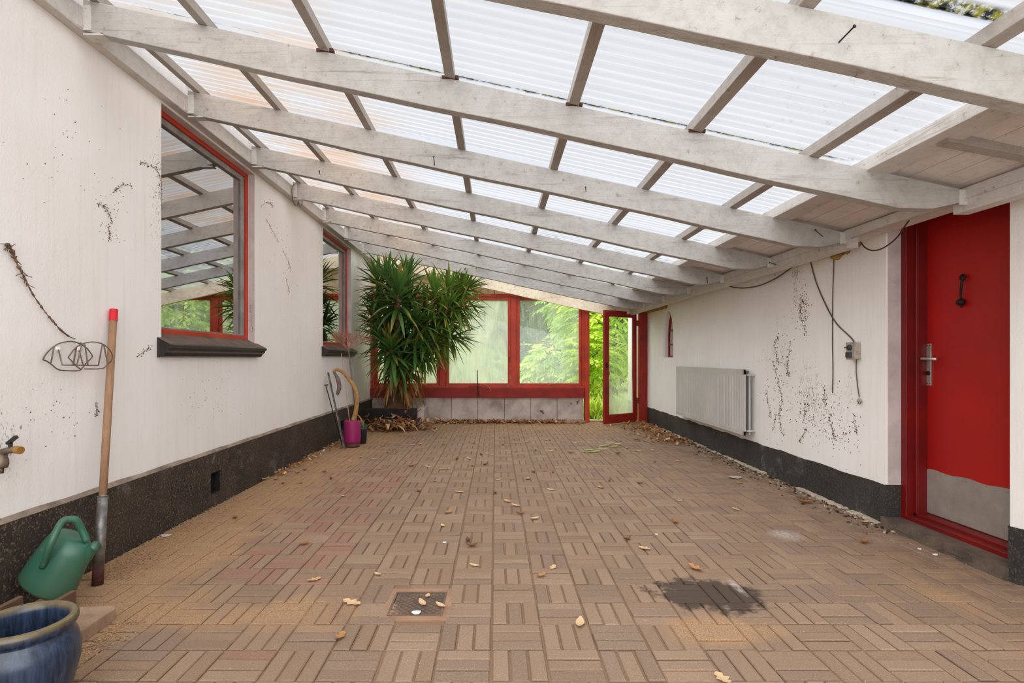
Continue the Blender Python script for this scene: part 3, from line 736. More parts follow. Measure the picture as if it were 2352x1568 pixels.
# ================================================================ RIGHT WALL THINGS
# radiator
r = thing('radiator', (2.86, 7.39, .374), 'grey ribbed panel radiator mounted on the right wall', 'radiator')
ya, yb, za, zb_ = 6.20, 8.58, .374, 1.118
def xo(d, o): return xr(d) - o
mb = MB(); n = 52; vs = []
prof = []
for i in range(n):
    d = ya + .035 + (yb - ya - .07) * i / n; st_ = (yb - ya - .07) / n
    prof += [(d, .112), (d + st_ * .22, .112), (d + st_ * .38, .123), (d + st_ * .84, .123)]
for zz in (za + .045, zb_ - .055):
    vs += [(xo(d, o), d, zz) for d, o in prof]
m = len(prof)
mb.add(vs, [(i, i + 1, m + i + 1, m + i) for i in range(m - 1)])
for a, b, c, e in ((ya, yb, za, za + .045), (ya, yb, zb_ - .055, zb_), (ya, ya + .035, za, zb_), (yb - .035, yb, za, zb_)):
    mb.add([(xo(y, .122), y, z) for y, z in ((a, c), (b, c), (b, e), (a, e))] + [(xo(y, .102), y, z) for y, z in ((a, c), (b, c), (b, e), (a, e))], [(0, 1, 2, 3), (4, 7, 6, 5), (0, 4, 5, 1), (1, 5, 6, 2), (2, 6, 7, 3), (3, 7, 4, 0)])
mb.build('front_panel', 'radiator', r)
def rb(o0, o1, y0, y1, z0, z1): return [(xo(y, o), y, z) for z in (z0, z1) for y, o in ((y0, o0), (y1, o0), (y1, o1), (y0, o1))]
BF = [(0, 1, 2, 3), (4, 7, 6, 5), (0, 4, 5, 1), (1, 5, 6, 2), (2, 6, 7, 3), (3, 7, 4, 0)]
bk = MB().add(rb(.062, .045, ya, yb, za + .01, zb_ - .01), BF).build('back_panel', 'radiator', r, bevel=.004)
MB().add(rb(.101, .063, ya + .03, yb - .03, za + .03, zb_ - .02), BF).build('convector', 'radiator_in', r)
mb = MB(); m_ = 60
for i in range(m_):
    a = ya + .01 + (yb - ya - .02) * i / m_; mb.add(rb(.105, .06, a, a + .022, zb_ - .006, zb_ + .002), BF)
mb.build('top_grille', 'radiator', r)
for z in (za + .05, zb_ - .06): MB().tube([(xo(ya, .082), ya + .05, z), (xo(ya, .082), ya - .004, z), (xo(ya, .03), ya - .008, z), (xo(ya, -.01), ya - .008, z)], .011, 8).build('pipe', 'radiator', bk)
for y in (ya + .4, yb - .4): MB().add(rb(.05, -.01, y, y + .04, za + .1, zb_ - .1), BF).build('bracket', 'radiator_in', bk)
# switch box
r = thing('switch_box', (2.88, 4.43, 1.24), 'grey plastic switch and socket box on the right wall', 'switch')
MB().add(rb(.04, -.005, 4.378, 4.478, 1.242, 1.375), BF).build('back_box', 'box', r, bevel=.005)
cv = MB().add(rb(.056, .04, 4.372, 4.484, 1.238, 1.378), BF).build('cover', 'box', r, bevel=.005)
q = Vector((xo(4.43, .056), 4.425, 1.335))
mb = MB().lathe([(.023, 0), (.023, .012), (.017, .02), (.0, .02)], q, 18, Matrix.Rotation(-PI / 2, 3, 'Y')); mb.obox(q + Vector((-.022, .012, 0)), (.008, 0, 0), (0, .022, 0), (0, 0, .005)); mb.build('rotary_switch', 'box_dark', cv)
MB().add(rb(.074, .054, 4.402, 4.462, 1.254, 1.298), BF).build('socket_lid', 'box_dark', cv, bevel=.004)
def cable(name, px, off, rad, label, cat='cable', parent=None, m='cable'):
    pts = spline([PR(x, y, off) for x, y in px], 8)
    o = MB().tube(pts, rad, 7).build(name, m, parent, smooth=True)
    if label: tag(o, label, cat)
    return o
cable('power_cable', [(1860, 592), (1866, 618), (1876, 652), (1892, 690), (1908, 722), (1924, 746), (1945, 766), (1957, 778), (1963, 789)], .009, .0055, 'grey cable running diagonally down to the switch box')
cable('power_cable', [(1914, 585), (1915, 610), (1913, 660), (1912, 720), (1912, 790), (1913, 850), (1912, 902)], .007, .0045, 'grey cable hanging straight down right wall behind the diagonal one')
c = thing('plug_cable', (2.88, 4.3, .9), 'short cable with a two pin plug hanging below switch box', 'cable')
cable('cord', [(1967, 824), (1966.5, 850), (1969, 880), (1973.5, 912)], .012, .0042, None, parent=c)
q = PR(1974, 919, .018)
mb = MB().lathe([(.006, .018), (.012, .012), (.02, 0), (.021, -.014), (.0, -.016)], q, 14, None, .8, 1)
mb.build('plug', 'box', c, smooth=True)
mb = MB()
for s_ in (-1, 1): mb.tube([q + Vector((0, s_ * .01, -.014)), q + Vector((-.004, s_ * .012, -.034))], .0025, 6)
mb.build('pin', 'iron', c)
cable('loose_cable', [(1672, 656), (1688, 660), (1712, 661), (1745, 655), (1780, 640), (1805, 624), (1823, 611)], .05, .007, 'dark sagging cable under the right wall plate')
cable('loose_cable', [(1977, 556), (1988, 569), (2004, 575), (2025, 571), (2046, 558), (2062, 543), (2080, 517), (2098, 495), (2120, 489)], .16, .005, 'thin brown cable looping from eaves to the red door', m='rust')
def lump(name, m, pts, label, cat):
    mb = MB()
    for p, rr in pts:
        n = 9
        base = [(math.sin(PI * i / 5) * U_(.8, 1.1), -math.cos(PI * i / 5)) for i in range(6)]
        mb.lathe([(max(a, .02) * rr[0], b * rr[2]) for a, b in base], p, n, Matrix.Rotation(R() * 6, 3, 'Z'), 1, rr[1] / rr[0])
    return tag(mb.build(name, m, smooth=True), label, cat)
lump('foam_lump', 'foam', [(PR(1925 + i * 11, 588 - i * 7 - (4 if i % 2 else 0), .0), (.05, .06, .035)) for i in range(5)], 'brown lump of expanding foam under the eaves beside the door', 'foam')
lump('foam_lump', 'foam', [(PR(1490 + i * 8, 714 - i * 2.5, .06), (.06, .22, .04)) for i in range(5)], 'brown lump of foam at the far end of the eaves', 'foam')

# ================================================================ LEFT WALL THINGS
pole = thing('digging_pole', PF(224, 1342), 'wooden pole with red cap and steel socket leaning on left wall', 'pole')
b0, t0 = PF(224, 1342, .0), PL(261.5, 711, .03)
ax = (t0 - b0); L = ax.length; ax.normalize()
def ptz(py): 
    lo, hi = 0, L
    for _ in range(40):
        m_ = (lo + hi) / 2; q = b0 + ax * m_; yy = CY + F * (H - q.z) / q.y
        if yy > py: lo = m_
        else: hi = m_
    return lo
s1, s2, s3 = ptz(1302), ptz(1138), ptz(737)
MB().tube([b0 + ax * (s1 - .02), b0 + ax * (s2)], .0275, 16).tube([b0 + ax * (s2 - .006), b0 + ax * s2], .0295, 16).build('socket', 'galv', pole, smooth=True)
MB().tube([b0, b0 + ax * s1], .0285, 16).build('rusty_end', 'rust', pole, smooth=True)
MB().tube([b0 + ax * (s2 - .03), b0 + ax * (s2 + .4), b0 + ax * ((s2 + s3) / 2), b0 + ax * s3], [.0205, .0215, .021, .0215], 14).build('shaft', 'shaft', pole, smooth=True)
MB().tube([b0 + ax * s3, b0 + ax * L], .0235, 14).build('cap', 'redcap', pole)
# tap
tp = thing('garden_tap', PL(8, 1040, 0), 'old brass garden tap on the left wall by the picture edge', 'tap')
w0 = PL(-4, 1034, 0)
q0 = PL(5, 1040, .0); 
ctr = PL(8, 1038, .055)
mb = MB().tube(spline([PL(3, 1040, -.01), PL(5, 1042, .03), ctr, ctr + Vector((.02, .0, .008)), ctr + Vector((.06, 0, .012))], 4), [.02, .02, .021, .023, .024, .022, .02, .018, .017, .0165, .016, .016, .016, .016, .016, .016, .016], 12)
mb.lathe([(.026, -.075), (.031, -.06), (.03, -.035), (.02, -.01), (.012, .0)], ctr + Vector((-.012, 0, 0)), 12)
mb.tube([ctr + Vector((-.012, 0, -.07)), ctr + Vector((-.014, 0, -.10))], .012, 10)
tb = mb.build('tap_body', 'brass', tp, smooth=True)
e = ctr + Vector((.06, 0, .012))
MB().tube([e, e + Vector((.028, -.006, -.003))], .0185, 14).build('nozzle', 'brass2', tb)
MB().tube([e + Vector((-.03, 0, .0)), e + Vector((-.026, 0, .03))], .009, 8).bar(e + Vector((-.04, .0, .028)), e + Vector((.002, 0, .062)), .018, .014).build('tap_lever', 'black', tb)
# wire hose holder
wh = thing('hose_holder', PL(180, 820), 'rusty wire hose holder fixed to the left wall', 'hose holder')
def wl(px, off): return [PL(x, y, off if not isinstance(off, (list, tuple)) else off[i]) for i, (x, y) in enumerate(px)]
A = [(99, 826), (104, 815), (118, 800), (135, 789), (152, 784.5), (166, 784), (178, 787), (188, 792), (199, 799), (207, 809), (212, 817), (210, 822), (203, 829), (196, 836), (188, 846), (180, 851), (160, 851), (135, 849), (120, 838), (107, 829), (99, 826)]
MB().tube(spline(wl(A, .02), 3), .0034, 6).build('back_loop', 'wire', wh, smooth=True)
B = [(157, 820), (168, 805), (180, 794), (194, 788), (212, 785), (226, 787), (236, 790), (250, 801), (258, 815), (256, 828), (246, 837), (238, 845), (222, 847), (193, 847)]
MB().tube(spline(wl(B, .10), 3), .0034, 6).tube(wl([(157, 821), (176, 841), (187, 849)], .10), .0034, 6).build('front_loop', 'wire', wh, smooth=True)
mb = MB()
for px, off in (([(124, 796), (117, 833)], (.03, .03)), ([(134, 802), (143, 838)], (.01, .06)), ([(143, 838), (226, 839)], (.06, .10)), ([(187, 794), (176, 841)], (.10, .10)), ([(195, 791), (202, 839)], (.10, .10)), ([(235, 791), (226, 839)], (.10, .10)), ([(238, 790), (247, 834)], (.10, .10)), ([(176, 795), (168, 838)], (.02, .02)), ([(182, 805), (191, 838)], (.02, .04)), ([(193, 790), (184, 787)], (.10, .02))):
    mb.tube([PL(x, y, o) for (x, y), o in zip(px, off)], .0036, 6)
mb.build('stay', 'wire', wh)
for x, y in ((132, 801), (181, 801)): MB().lathe([(.0125, 0), (.0125, .012), (.005, .016), (0, .016)], PL(x, y, 0), 12, Matrix.Rotation(PI / 2, 3, 'Y')).build('screw_washer', 'white_bit', wh)
# dusty thread on wall
pts = spline([PL(x, y, .015) for x, y in ((15, 560), (26, 574), (33, 590), (42, 612), (55, 634), (66, 658), (78, 680), (92, 700), (105, 718), (122, 738), (140, 758), (158, 772), (172, 778))], 6)
rs = [max(.0018, (.012 if i < 22 else .0055) * U_(.25, 1.15)) for i in range(len(pts))]
mb = MB().tube(pts, rs, 6)
for i in range(26):
    p = random.choice(pts[:30]); q = p + Vector((U_(-.0, .012), U_(-.05, .05), U_(-.04, .03))); mb.tube([p, q], .0018, 4)
tag(mb.build('dried_creeper', 'dust'), 'dry brown creeper strand slanting down to the wire hose holder', 'creeper')
def traces(label, fn, lines, scatter, n, k_):
    mb = MB(); B_ = [(lin(92), lin(66), lin(48)), (lin(70), lin(50), lin(38)), (lin(128), lin(98), lin(74)), (lin(58), lin(46), lin(38))]
    def bit(x, y, l, w):
        p = fn(x, y, .0025); a = U_(0, PI); mb.cc = random.choice(B_) + (1,); c_, s_ = math.cos(a) * l, math.sin(a) * l
        mb.obox(p, (0, c_, s_), (0, -s_ * w / l, c_ * w / l), (.0025, 0, 0))
    for ln in lines:
        sp = spline([Vector((x, y, 0)) for x, y in ln], 12)
        for q in sp:
            for _ in range(3):
                if R() < .55 * k_: bit(q.x + random.gauss(0, 2.2), q.y + random.gauss(0, 3), U_(.0015, .008) * k_, U_(.001, .0028) * k_)
        thin = [fn(q.x + U_(-1.2, 1.2), q.y + U_(-1, 1), .003) for q in sp]
        mb.cc = B_[2] + (1,); mb.tube(thin, .0012, 4)
    for k in range(n):
        x0, y0, x1, y1 = random.choice(scatter); bit(random.gauss((x0 + x1) / 2, (x1 - x0) / 4), random.gauss((y0 + y1) / 2, (y1 - y0) / 4), U_(.001, .005) * k_, U_(.0007, .002) * k_)
    tag(mb.build('creeper_residue', 'dryleaf'), label, 'creeper', kind='stuff')
traces('dark creeper residue clinging to right wall below the cables', PR, [[(1786, 772), (1780, 800), (1788, 832)], [(1816, 788), (1808, 840), (1811, 860)], [(1776, 828), (1786, 870), (1795, 920), (1790, 955), (1799, 1000)], [(1842, 690), (1838, 720), (1850, 765)], [(1850, 925), (1846, 965)], [(1893, 890), (1895, 930)], [(1782, 950), (1777, 985)], [(1905, 955), (1917, 1010)], [(1960, 950), (1968, 995)], [(1852, 985), (1838, 1012)], [(1760, 900), (1770, 960)]], [(1750, 770, 1830, 1000), (1860, 900, 1990, 1060), (1820, 880, 1900, 1020), (1830, 660, 1860, 760)], 520, .95)
traces('brown creeper residue and specks clinging to left wall by the big window', PL, [[(225, 468), (245, 480), (258, 512)], [(262, 440), (282, 425), (303, 426)], [(250, 522), (253, 548)], [(322, 372), (345, 380), (365, 398), (371, 430)], [(371, 400), (370, 450), (373, 485)], [(600, 472), (618, 464), (626, 474)], [(612, 505), (626, 530), (640, 556)], [(650, 575), (662, 600), (668, 622)], [(657, 640), (665, 672)], [(345, 797), (330, 808), (316, 818)], [(221, 925), (222, 955)], [(575, 700), (580, 760)]], [(350, 330, 375, 500), (590, 450, 690, 720), (20, 880, 230, 1010), (220, 420, 300, 560), (420, 840, 560, 1000), (30, 200, 300, 480)], 200, .55)
# coil of wire on wall plate
q = P(676, 448, 6.35); q.x = -2.32
c = MB().tube([q + Vector((.0, .11 * math.cos(t), .12 * math.sin(t))) for t in [PI * .55 + 1.5 * PI * i / 24 for i in range(25)]], .005, 6)
q2 = q + Vector((.01, .1, -.0)); c.tube([q2 + Vector((.01, .07 * math.cos(t), .105 * math.sin(t))) for t in [-.8 + 1.8 * PI * i / 24 for i in range(25)]], .005, 6)
tag(c.build('wire_coil', 'wire', smooth=True), 'loop of brown wire hanging from the left wall plate', 'wire')

# ---- watering can, lying back against the plinth
can = thing('watering_can', (-2.2, 2.72, .0), 'green plastic watering can tipped against the left wall', 'watering can')
base = P(104, 1349, 2.72); topc = P(168, 1236, 2.74)
axz = (topc - base).normalized(); Lc = (topc - base).length
axy = Vector((.25, 1, .1)); axy = (axy - axz * axy.dot(axz)).normalized(); axx = axy.cross(axz)
MX = Matrix((axx, axy, axz)).transposed()
mb = MB().lathe([(.002, .003), (.10, 0), (.135, .006), (.142, .02), (.138, .06), (.128, .16), (.118, Lc - .05), (.108, Lc - .015), (.085, Lc + .008), (.05, Lc + .014), (.002, Lc + .016)], base, 40, MX, 1.0, .74)
cb = mb.build('body', 'can', can, smooth=True)
def cl(x, y, z): return base + MX @ Vector((x, y, z))
hp = spline([P(97, 1302, 2.63), P(110, 1266, 2.60), P(125, 1230, 2.61), P(142, 1199, 2.66), P(159, 1192, 2.69), P(175, 1195, 2.71), P(187, 1214, 2.73), P(200, 1243, 2.74)], 5)
MB().tube(hp, [.014] * 6 + [.0165] * 14 + [.0175] * 10 + [.0165] * (len(hp) - 30), 10).build('handle', 'can', can, smooth=True)
MB().tube(spline([P(180, 1300, 2.74), P(198, 1276, 2.74), P(212, 1260, 2.735), P(221, 1253, 2.73)], 5), [.035 - .001 * i for i in range(11)] + [.024, .024, .024, .025, .026], 14).build('spout', 'can', cb, smooth=True)
# concrete slab, crate, blue pot
mb = MB(); pts_ = [(-2.30, 1.62), (-1.81, 1.62), (-1.81, 2.62), (-1.835, 2.645), (-2.30, 2.60)]
mb.prism(pts_, lambda u, v, w: (u + .006 * math.sin(9 * v), v, w), -.005, .06)
tag(mb.build('concrete_kerb', 'slab', bevel=.008), 'worn tan concrete slab lying behind the blue pot', 'slab')
cr = thing('wooden_crate', (-1.9, 2.0, .06), 'open brown wooden crate standing behind the blue pot', 'crate')
MB().box(-1.83, -1.808, 2.11, 2.365, .06, .25).build('side_board', 'crate', cr, bevel=.003)
MB().box(-2.01, -1.988, 2.11, 2.31, .06, .25).build('side_board', 'crate', cr, bevel=.003)
MB().box(-1.988, -1.83, 2.11, 2.30, .06, .078).build('base_board', 'crate', cr)
MB().box(-1.988, -1.83, 2.11, 2.128, .06, .23).build('end_board', 'crate', cr)
PC = (-1.662, 1.93)
bp = thing('blue_pot', (PC[0], PC[1], 0), 'large dark blue glazed pot cropped by the lower left corner', 'plant pot')
prof = [(.002, .0), (.10, .0), (.115, .015), (.145, .09), (.163, .17), (.166, .22), (.156, .265), (.143, .29), (.143, .298), (.150, .302), (.158, .318), (.157, .336), (.148, .344), (.136, .342), (.128, .33), (.126, .30), (.135, .25), (.135, .12), (.002, .11)]
MB().lathe([(a, b * .972) for a, b in prof], (PC[0], PC[1], 0), 56).build('pot', 'blue', bp, smooth=True)
MB().lathe([(.002, .20), (.133, .20), (.134, .225), (.09, .236), (.04, .228), (.002, .235)], (PC[0], PC[1], 0), 32).build('soil', 'soil', bp, smooth=True)

# ================================================================ CORNER BY THE YUCCA
mp = thing('magenta_pot', (-2.02, 7.72, 0), 'tall magenta planter with a bent bare succulent and canes', 'plant pot')
c = Vector((-2.02, 7.72, 0))
MB().lathe([(.002, .05), (.108, .05), (.113, .09), (.117, .15), (.113, .26), (.110, .36), (.108, .372), (.102, .372), (.1, .33), (.002, .32)], c, 40).build('pot', 'magenta', mp, smooth=True)
MB().lathe([(.002, .0), (.094, .0), (.104, .02), (.108, .05), (.002, .05)], c, 40).build('base_band', 'potband', mp, smooth=True)
MB().lathe([(.002, .33), (.1, .33), (.1, .345), (.05, .35), (.002, .345)], c, 24).build('soil', 'soil', mp, smooth=True)
sp = spline([P(x, y, 7.72) for x, y in ((811, 966), (817, 945), (820, 922), (819, 902), (811, 884), (801, 870), (791, 858), (780, 850), (771, 849), (767, 856))], 5)
MB().tube(sp, [.031 - .012 * i / len(sp) + .002 * R() for i in range(len(sp))], 10).build('succulent_stem', 'stem_tan', mp, smooth=True)
sp = spline([P(x, y, 7.70) for x, y in ((767, 855), (773, 864), (778, 878), (779, 892), (774, 906))], 5)
mb = MB().tube(sp, [.014 + .016 * min(1, i / 8) - .012 * max(0, (i - 14) / 8) + .004 * R() for i in range(len(sp))], 8)
for i in range(90):
    p = random.choice(sp); d = Vector((U_(-1, 1), U_(-1, 1), U_(-1, .3))).normalized(); mb.tube([p, p + d * U_(.03, .05)], .0014, 3)
mb.build('withered_tip', 'greystem', mp)
MB().tube(spline([P(784, 811, 7.66), P(791, 868, 7.69), P(803, 968, 7.70)], 6), .006, 6).build('cane', 'cane', mp)
tw = MB().tube(spline([P(800, 800, 7.85), P(806, 850, 7.83), P(812, 910, 7.80), P(819, 968, 7.78)], 6), [.009] * 8 + [.011] * 11, 7)
tw.build('grey_stem', 'greystem', mp)
tw = MB()
def branch(p, d, L_, r_, dep):
    q = p + d * L_; tw.tube([p, (p + q) / 2 + Vector((U_(-.01, .01), U_(-.01, .01), U_(-.01, .01))), q], [r_, r_ * .85, r_ * .7], 4)
    if dep == 0:
        return
    for _ in range(3 if dep > 1 else 3):
        nd = (d + Vector((U_(-.9, .9), U_(-.9, .9), U_(-.35, .75)))).normalized(); branch(q, nd, L_ * U_(.55, .85), r_ * .7, dep - 1)
for k in range(16):
    branch(P(800, 803, 7.85), Vector((U_(-1, .7), U_(-.6, .6), U_(.25, .9))).normalized(), U_(.09, .15), .0055, 3)
tw.build('dry_twigs', 'twig', mp)
b2 = thing('black_pot', (-1.965, 8.05, 0), 'small black plastic pot half hidden behind the magenta planter', 'plant pot')
MB().lathe([(.002, 0), (.062, 0), (.075, .20), (.082, .205), (.082, .235), (.074, .235), (.07, .2), (.002, .2)], (-1.965, 8.05, 0), 28).build('pot', 'blackpot', b2, smooth=True)
cm = MB()
for k in range(5):
    cm.cc = (lin(70), lin(96 + 8 * k), lin(66), 1); q = Vector((-1.965 + U_(-.03, .04), 8.03 + U_(-.03, .03), .21))
    cm.lathe([(.004, 0), (.022, .02), (.028, .05), (.02, .085), (.003, .1)], q, 8, Matrix.Rotation(U_(-.4, .4), 3, 'Y'))
cm.build('small_cactus', 'yucca', b2, smooth=True)
a, b = PL(753, 855, .03), PF(790, 1029)
mb = MB().bar(a, b, .022, .004).bar(a + Vector((.01, 0, 0)), b + Vector((.01, 0, 0)), .004, .022)
tag(mb.build('metal_rod', 'galv'), 'grey galvanised angle rod leaning on the left wall', 'rod')
a, b = PL(748, 884, .03), PF(787, 1024) + Vector((-.02, .05, 0))
mb = MB().tube([a, b], .007, 8).bar(a + Vector((-.0, -.05, 0)), a + Vector((.02, .05, 0.0)), .012, .012)
tag(mb.build('iron_stake', 'iron'), 'thin dark iron stake with a T head beside the angle rod', 'stake')
# planter box
pb = thing('planter_box', (-1.87, 10.3, 0), 'low black tiled planter box in the corner under yucca', 'planter')
MB().box(-2.435, -1.80, 9.95, 9.99, 0, .325).box(-1.793, -1.432, 9.95, 9.99, 0, .325).build('front_tiles', 'tilebl', pb, bevel=.004)
MB().box(-2.435, -1.43, 9.99, 10.02, .0, .315).box(-1.43, -1.31, 9.96, 10.67, 0, .33).build('concrete_edge', 'concrete', pb, bevel=.012)
MB().box(-2.435, -1.43, 10.02, 10.66, 0, .28).build('soil', 'soil', pb)
# ---- yucca
def sword(mb, base, d, L_, W_, droop, c0, c1, n=7):
    d = Vector(d).normalized(); p = Vector(base)
    side = d.cross(Vector((0, 0, 1)))
    side = side.normalized() if side.length > .05 else Vector((1, 0, 0))
    prof = (.55, .8, 1, 1, .9, .72, .42, .04)
    vs = []; cs = []
    for i in range(n + 1):
        up = side.cross(d).normalized(); w = W_ * prof[i] / 2
        vs += [p - side * w + up * w * .45, p, p + side * w + up * w * .45]
        t = i / n; cc = tuple(c0[k] + (c1[k] - c0[k]) * max(0, (t - .55) / .45) for k in range(3)) + (1,)
        cs += [cc] * 3
        p = p + d * (L_ / n); d = (d + Vector((0, 0, -droop / n))).normalized()
    o = len(mb.v)
    mb.v += vs; mb.c += cs
    for i in range(n):
        a = o + 3 * i; mb.f += [(a, a + 1, a + 4, a + 3), (a + 1, a + 2, a + 5, a + 4)]
def green(br=1.0, backlit=0.0):
    k = U_(.75, 1.25) * br
    return (lin(78) * k * (1 + 1.5 * backlit), lin(115) * k * (1 + .8 * backlit), lin(52) * k)
yu = thing('yucca', (-1.85, 10.28, .28), 'big green yucca growing from the planter in the far corner', 'plant')
ROS = [  # px, py, depth, axis, leaves, length, width
    (915, 668, 9.0, (.05, -.12, 1), 64, .74, .068), (896, 800, 9.0, (-.02, -.75, .55), 54, .62, .07), (865, 640, 9.4, (-.3, -.1, 1), 46, .66, .058),
    (862, 705, 9.4, (-.55, -.35, .6), 46, .56, .058), (1000, 668, 9.5, (.2, -.1, 1), 46, .62, .058), (1062, 672, 9.85, (.5, -.1, .75), 44, .58, .056),
    (1040, 735, 9.7, (.85, -.2, .2), 50, .66, .056), (955, 735, 9.25, (.15, -.6, .6), 50, .62, .06), (1000, 790, 9.5, (.7, -.35, .0), 46, .6, .058),
    (868, 770, 9.3, (-.3, -.5, .45), 44, .56, .06), (940, 690, 9.6, (0, -.1, 1), 46, .7, .058), (955, 800, 9.35, (.25, -.65, .3), 44, .56, .06),
    (920, 845, 9.3, (.0, -.6, .1), 36, .52, .06), (975, 700, 9.9, (.1, .1, 1), 40, .62, .055), (905, 745, 9.55, (-.1, -.3, .8), 40, .6, .06), (1030, 700, 9.45, (.35, -.4, .7), 36, .58, .056), (1078, 660, 9.75, (.8, -.25, .45), 40, .60, .054), (1075, 705, 9.6, (.9, -.2, .1), 40, .60, .054), (1035, 655, 9.6, (.3, .0, 1), 40, .60, .056), (985, 735, 9.4, (.3, -.5, .5), 44, .6, .06), (935, 630, 9.5, (.1, .0, 1), 44, .62, .058), (888, 625, 9.5, (-.15, .1, 1), 40, .6, .058), (850, 740, 9.5, (-.6, -.2, .3), 36, .5, .056), (1010, 760, 9.7, (.6, -.3, .3), 40, .6, .056), (1050, 775, 9.75, (.8, -.3, -.1), 40, .6, .056), (985, 825, 9.45, (.5, -.5, -.1), 38, .5, .058), (1070, 625, 9.9, (.5, -.1, .8), 36, .56, .054)]
stems = MB(); kx = Vector((-1.85, 10.25, .8))
for i, (px, py, d, axis, n, L_, W_) in enumerate(ROS):
    c = P(px, py, d); axis = Vector(axis).normalized()
    pp = axis.orthogonal().normalized(); qq = axis.cross(pp)
    mb = MB()
    backlit = .55 if px > 990 and py < 760 else (.25 if px > 970 else .0)  # right-hand rosettes yellowed and brightened: backlight painted into the leaf colour
    for k in range(n):
        t = k / n; az = k * 2.39996 + i; th = math.radians(6 + 112 * t ** .85 + U_(-6, 6))
        dr = axis * math.cos(th) + (pp * math.cos(az) + qq * math.sin(az)) * math.sin(th)
        b = c - axis * (.02 + .30 * t) + dr * .015
        ll = L_ * U_(.78, 1.1) * (.62 + .38 * min(1, t * 3.5))
        # keep the leaves clear of the wall, rafters and end glazing
        tip = b + dr * ll
        lim = zt(min(max(tip.x, -2.3), 2)) + .02
        if tip.z > lim: ll *= max(.35, (lim - b.z) / max(.05, tip.z - b.z))
        if tip.y > 10.66: ll *= max(.2, (10.66 - b.y) / max(.05, tip.y - b.y))
        if tip.x < -2.40: ll *= max(.2, (-2.40 - b.x) / min(-.05, tip.x - b.x))
        g = green(1.0, backlit); r_ = R()
        c1 = g if r_ < .6 else ((lin(176), lin(140), lin(52)) if r_ < .85 else (lin(130), lin(92), lin(56)))
        sword(mb, b, dr, ll, W_ * U_(.8, 1.15), .10 + .5 * t + U_(-.1, .2), g, c1)
    for v in mb.v:
        v.x = max(v.x, -2.425 + .02 * R()); v.y = min(v.y, 10.67)
    mb.build('leaf_rosette', 'yucca', yu, recalc=False)
    e = c - axis * .28
    stems.tube(spline([kx + Vector((U_(-.12, .12), U_(-.15, .1), U_(-.25, .2))), (kx + e) / 2 + Vector((0, .05, -.05)), e, c - axis * .02], 5), [.055] * 5 + [.045] * 6 + [.03] * 5, 8)
stems.build('branches', 'bark', yu, smooth=True)
tk = MB().tube(spline([(-1.85, 10.26, .26), (-1.845, 10.25, .40), (-1.83, 10.25, .62), (-1.80, 10.2, .95), (-1.76, 10.1, 1.25)], 5), [.27, .26, .25, .23, .21, .19, .18, .17, .165, .16, .15, .145, .14, .13, .12, .11, .10, .1, .1, .09, .09], 16)
tk.build('trunk', 'bark', yu, smooth=True)
dd = MB()
for k in range(120):
    a = U_(0, 2 * PI); z = U_(.62, 1.35); rr = U_(.08, .22)
    p = Vector((-1.80 + math.cos(a) * rr + U_(-.15, .25), 10.05 + math.sin(a) * rr * .7, z))
    cc = random.choice([(lin(178), lin(128), lin(76)), (lin(150), lin(100), lin(58)), (lin(196), lin(160), lin(104)), (lin(120), lin(80), lin(48)), (lin(120), lin(110), lin(52))])
    sword(dd, p, (math.cos(a) * .55, math.sin(a) * .55 - .15, -.7 + U_(-.3, .4)), U_(.28, .5), .045, .9, cc, cc)
dd.build('dead_leaves', 'dryleaf', yu, recalc=False)

# ---- leaf litter
def flat_leaf(mb, p, L_, W_, rot, curl, tilt, c, lobed=False):
    n = 6; m3 = Matrix.Rotation(rot, 3, 'Z') @ Matrix.Rotation(tilt, 3, 'Y')
    vs = []
    for i in range(n + 1):
        t = i / n; w = W_ * math.sin(PI * min(1, max(.03, t * .96 + .02))) ** .8 / 2
        if lobed: w *= (.55 if i % 2 == 0 else 1.15)
        x = (t - .5) * L_; z = curl * (t - .5) ** 2 * 4 * L_ * .5
        for s_ in (-1, 0, 1): vs.append(Vector(p) + m3 @ Vector((x, s_ * w, z + abs(s_) * w * curl * 1.3)))
    cs = c + (1,)
    o = len(mb.v); mb.v += vs; mb.c += [cs] * len(vs)
    for i in range(n):
        a = o + 3 * i; mb.f += [(a, a + 1, a + 4, a + 3), (a + 1, a + 2, a + 5, a + 4)]
DRY = [(lin(176), lin(128), lin(82)), (lin(198), lin(156), lin(110)), (lin(150), lin(102), lin(64)), (lin(120), lin(82), lin(54)), (lin(210), lin(176), lin(134)), (lin(164), lin(108), lin(66))]
def litter(name, label, spots, n, size=(.05, .09)):
    mb = MB()
    for k in range(n):
        x, y, z = spots()
        flat_leaf(mb, (x, y, z + .008), U_(*size), U_(.4, .7) * U_(*size), U_(0, 6.28), U_(.1, .8), U_(-.6, .6), random.choice(DRY), R() < .5)
    return tag(mb.build(name, 'dryleaf', recalc=False), label, 'dry leaves', kind='stuff')
def sp1():
    x = U_(-1.2, 1.68); return (x, 10.69 - abs(random.gauss(0, .13)), U_(0, .03))
litter('leaf_litter', 'drift of brown leaves along the foot of the block wall', sp1, 900)
def sp2():
    t = R(); return (2.86 - abs(random.gauss(0, .28)), 10.45 - t * 2.6 + U_(-.2, .2), U_(0, .02))
litter('leaf_litter', 'brown leaves drifted beside the open glass door along right plinth', sp2, 330)
def sp3(): return (-1.75 + random.gauss(0, .30), 9.55 + random.gauss(0, .16), abs(random.gauss(0, .09)))
litter('leaf_litter', 'heap of brown leaves in front of the black planter box', sp3, 300, (.06, .14))
def sp4(): return (xl(7) + .05 + abs(random.gauss(0, .12)), U_(5.6, 9.3), U_(0, .01))
litter('leaf_litter', 'crumbled leaves along the foot of the left plinth', sp4, 150, (.03, .07))
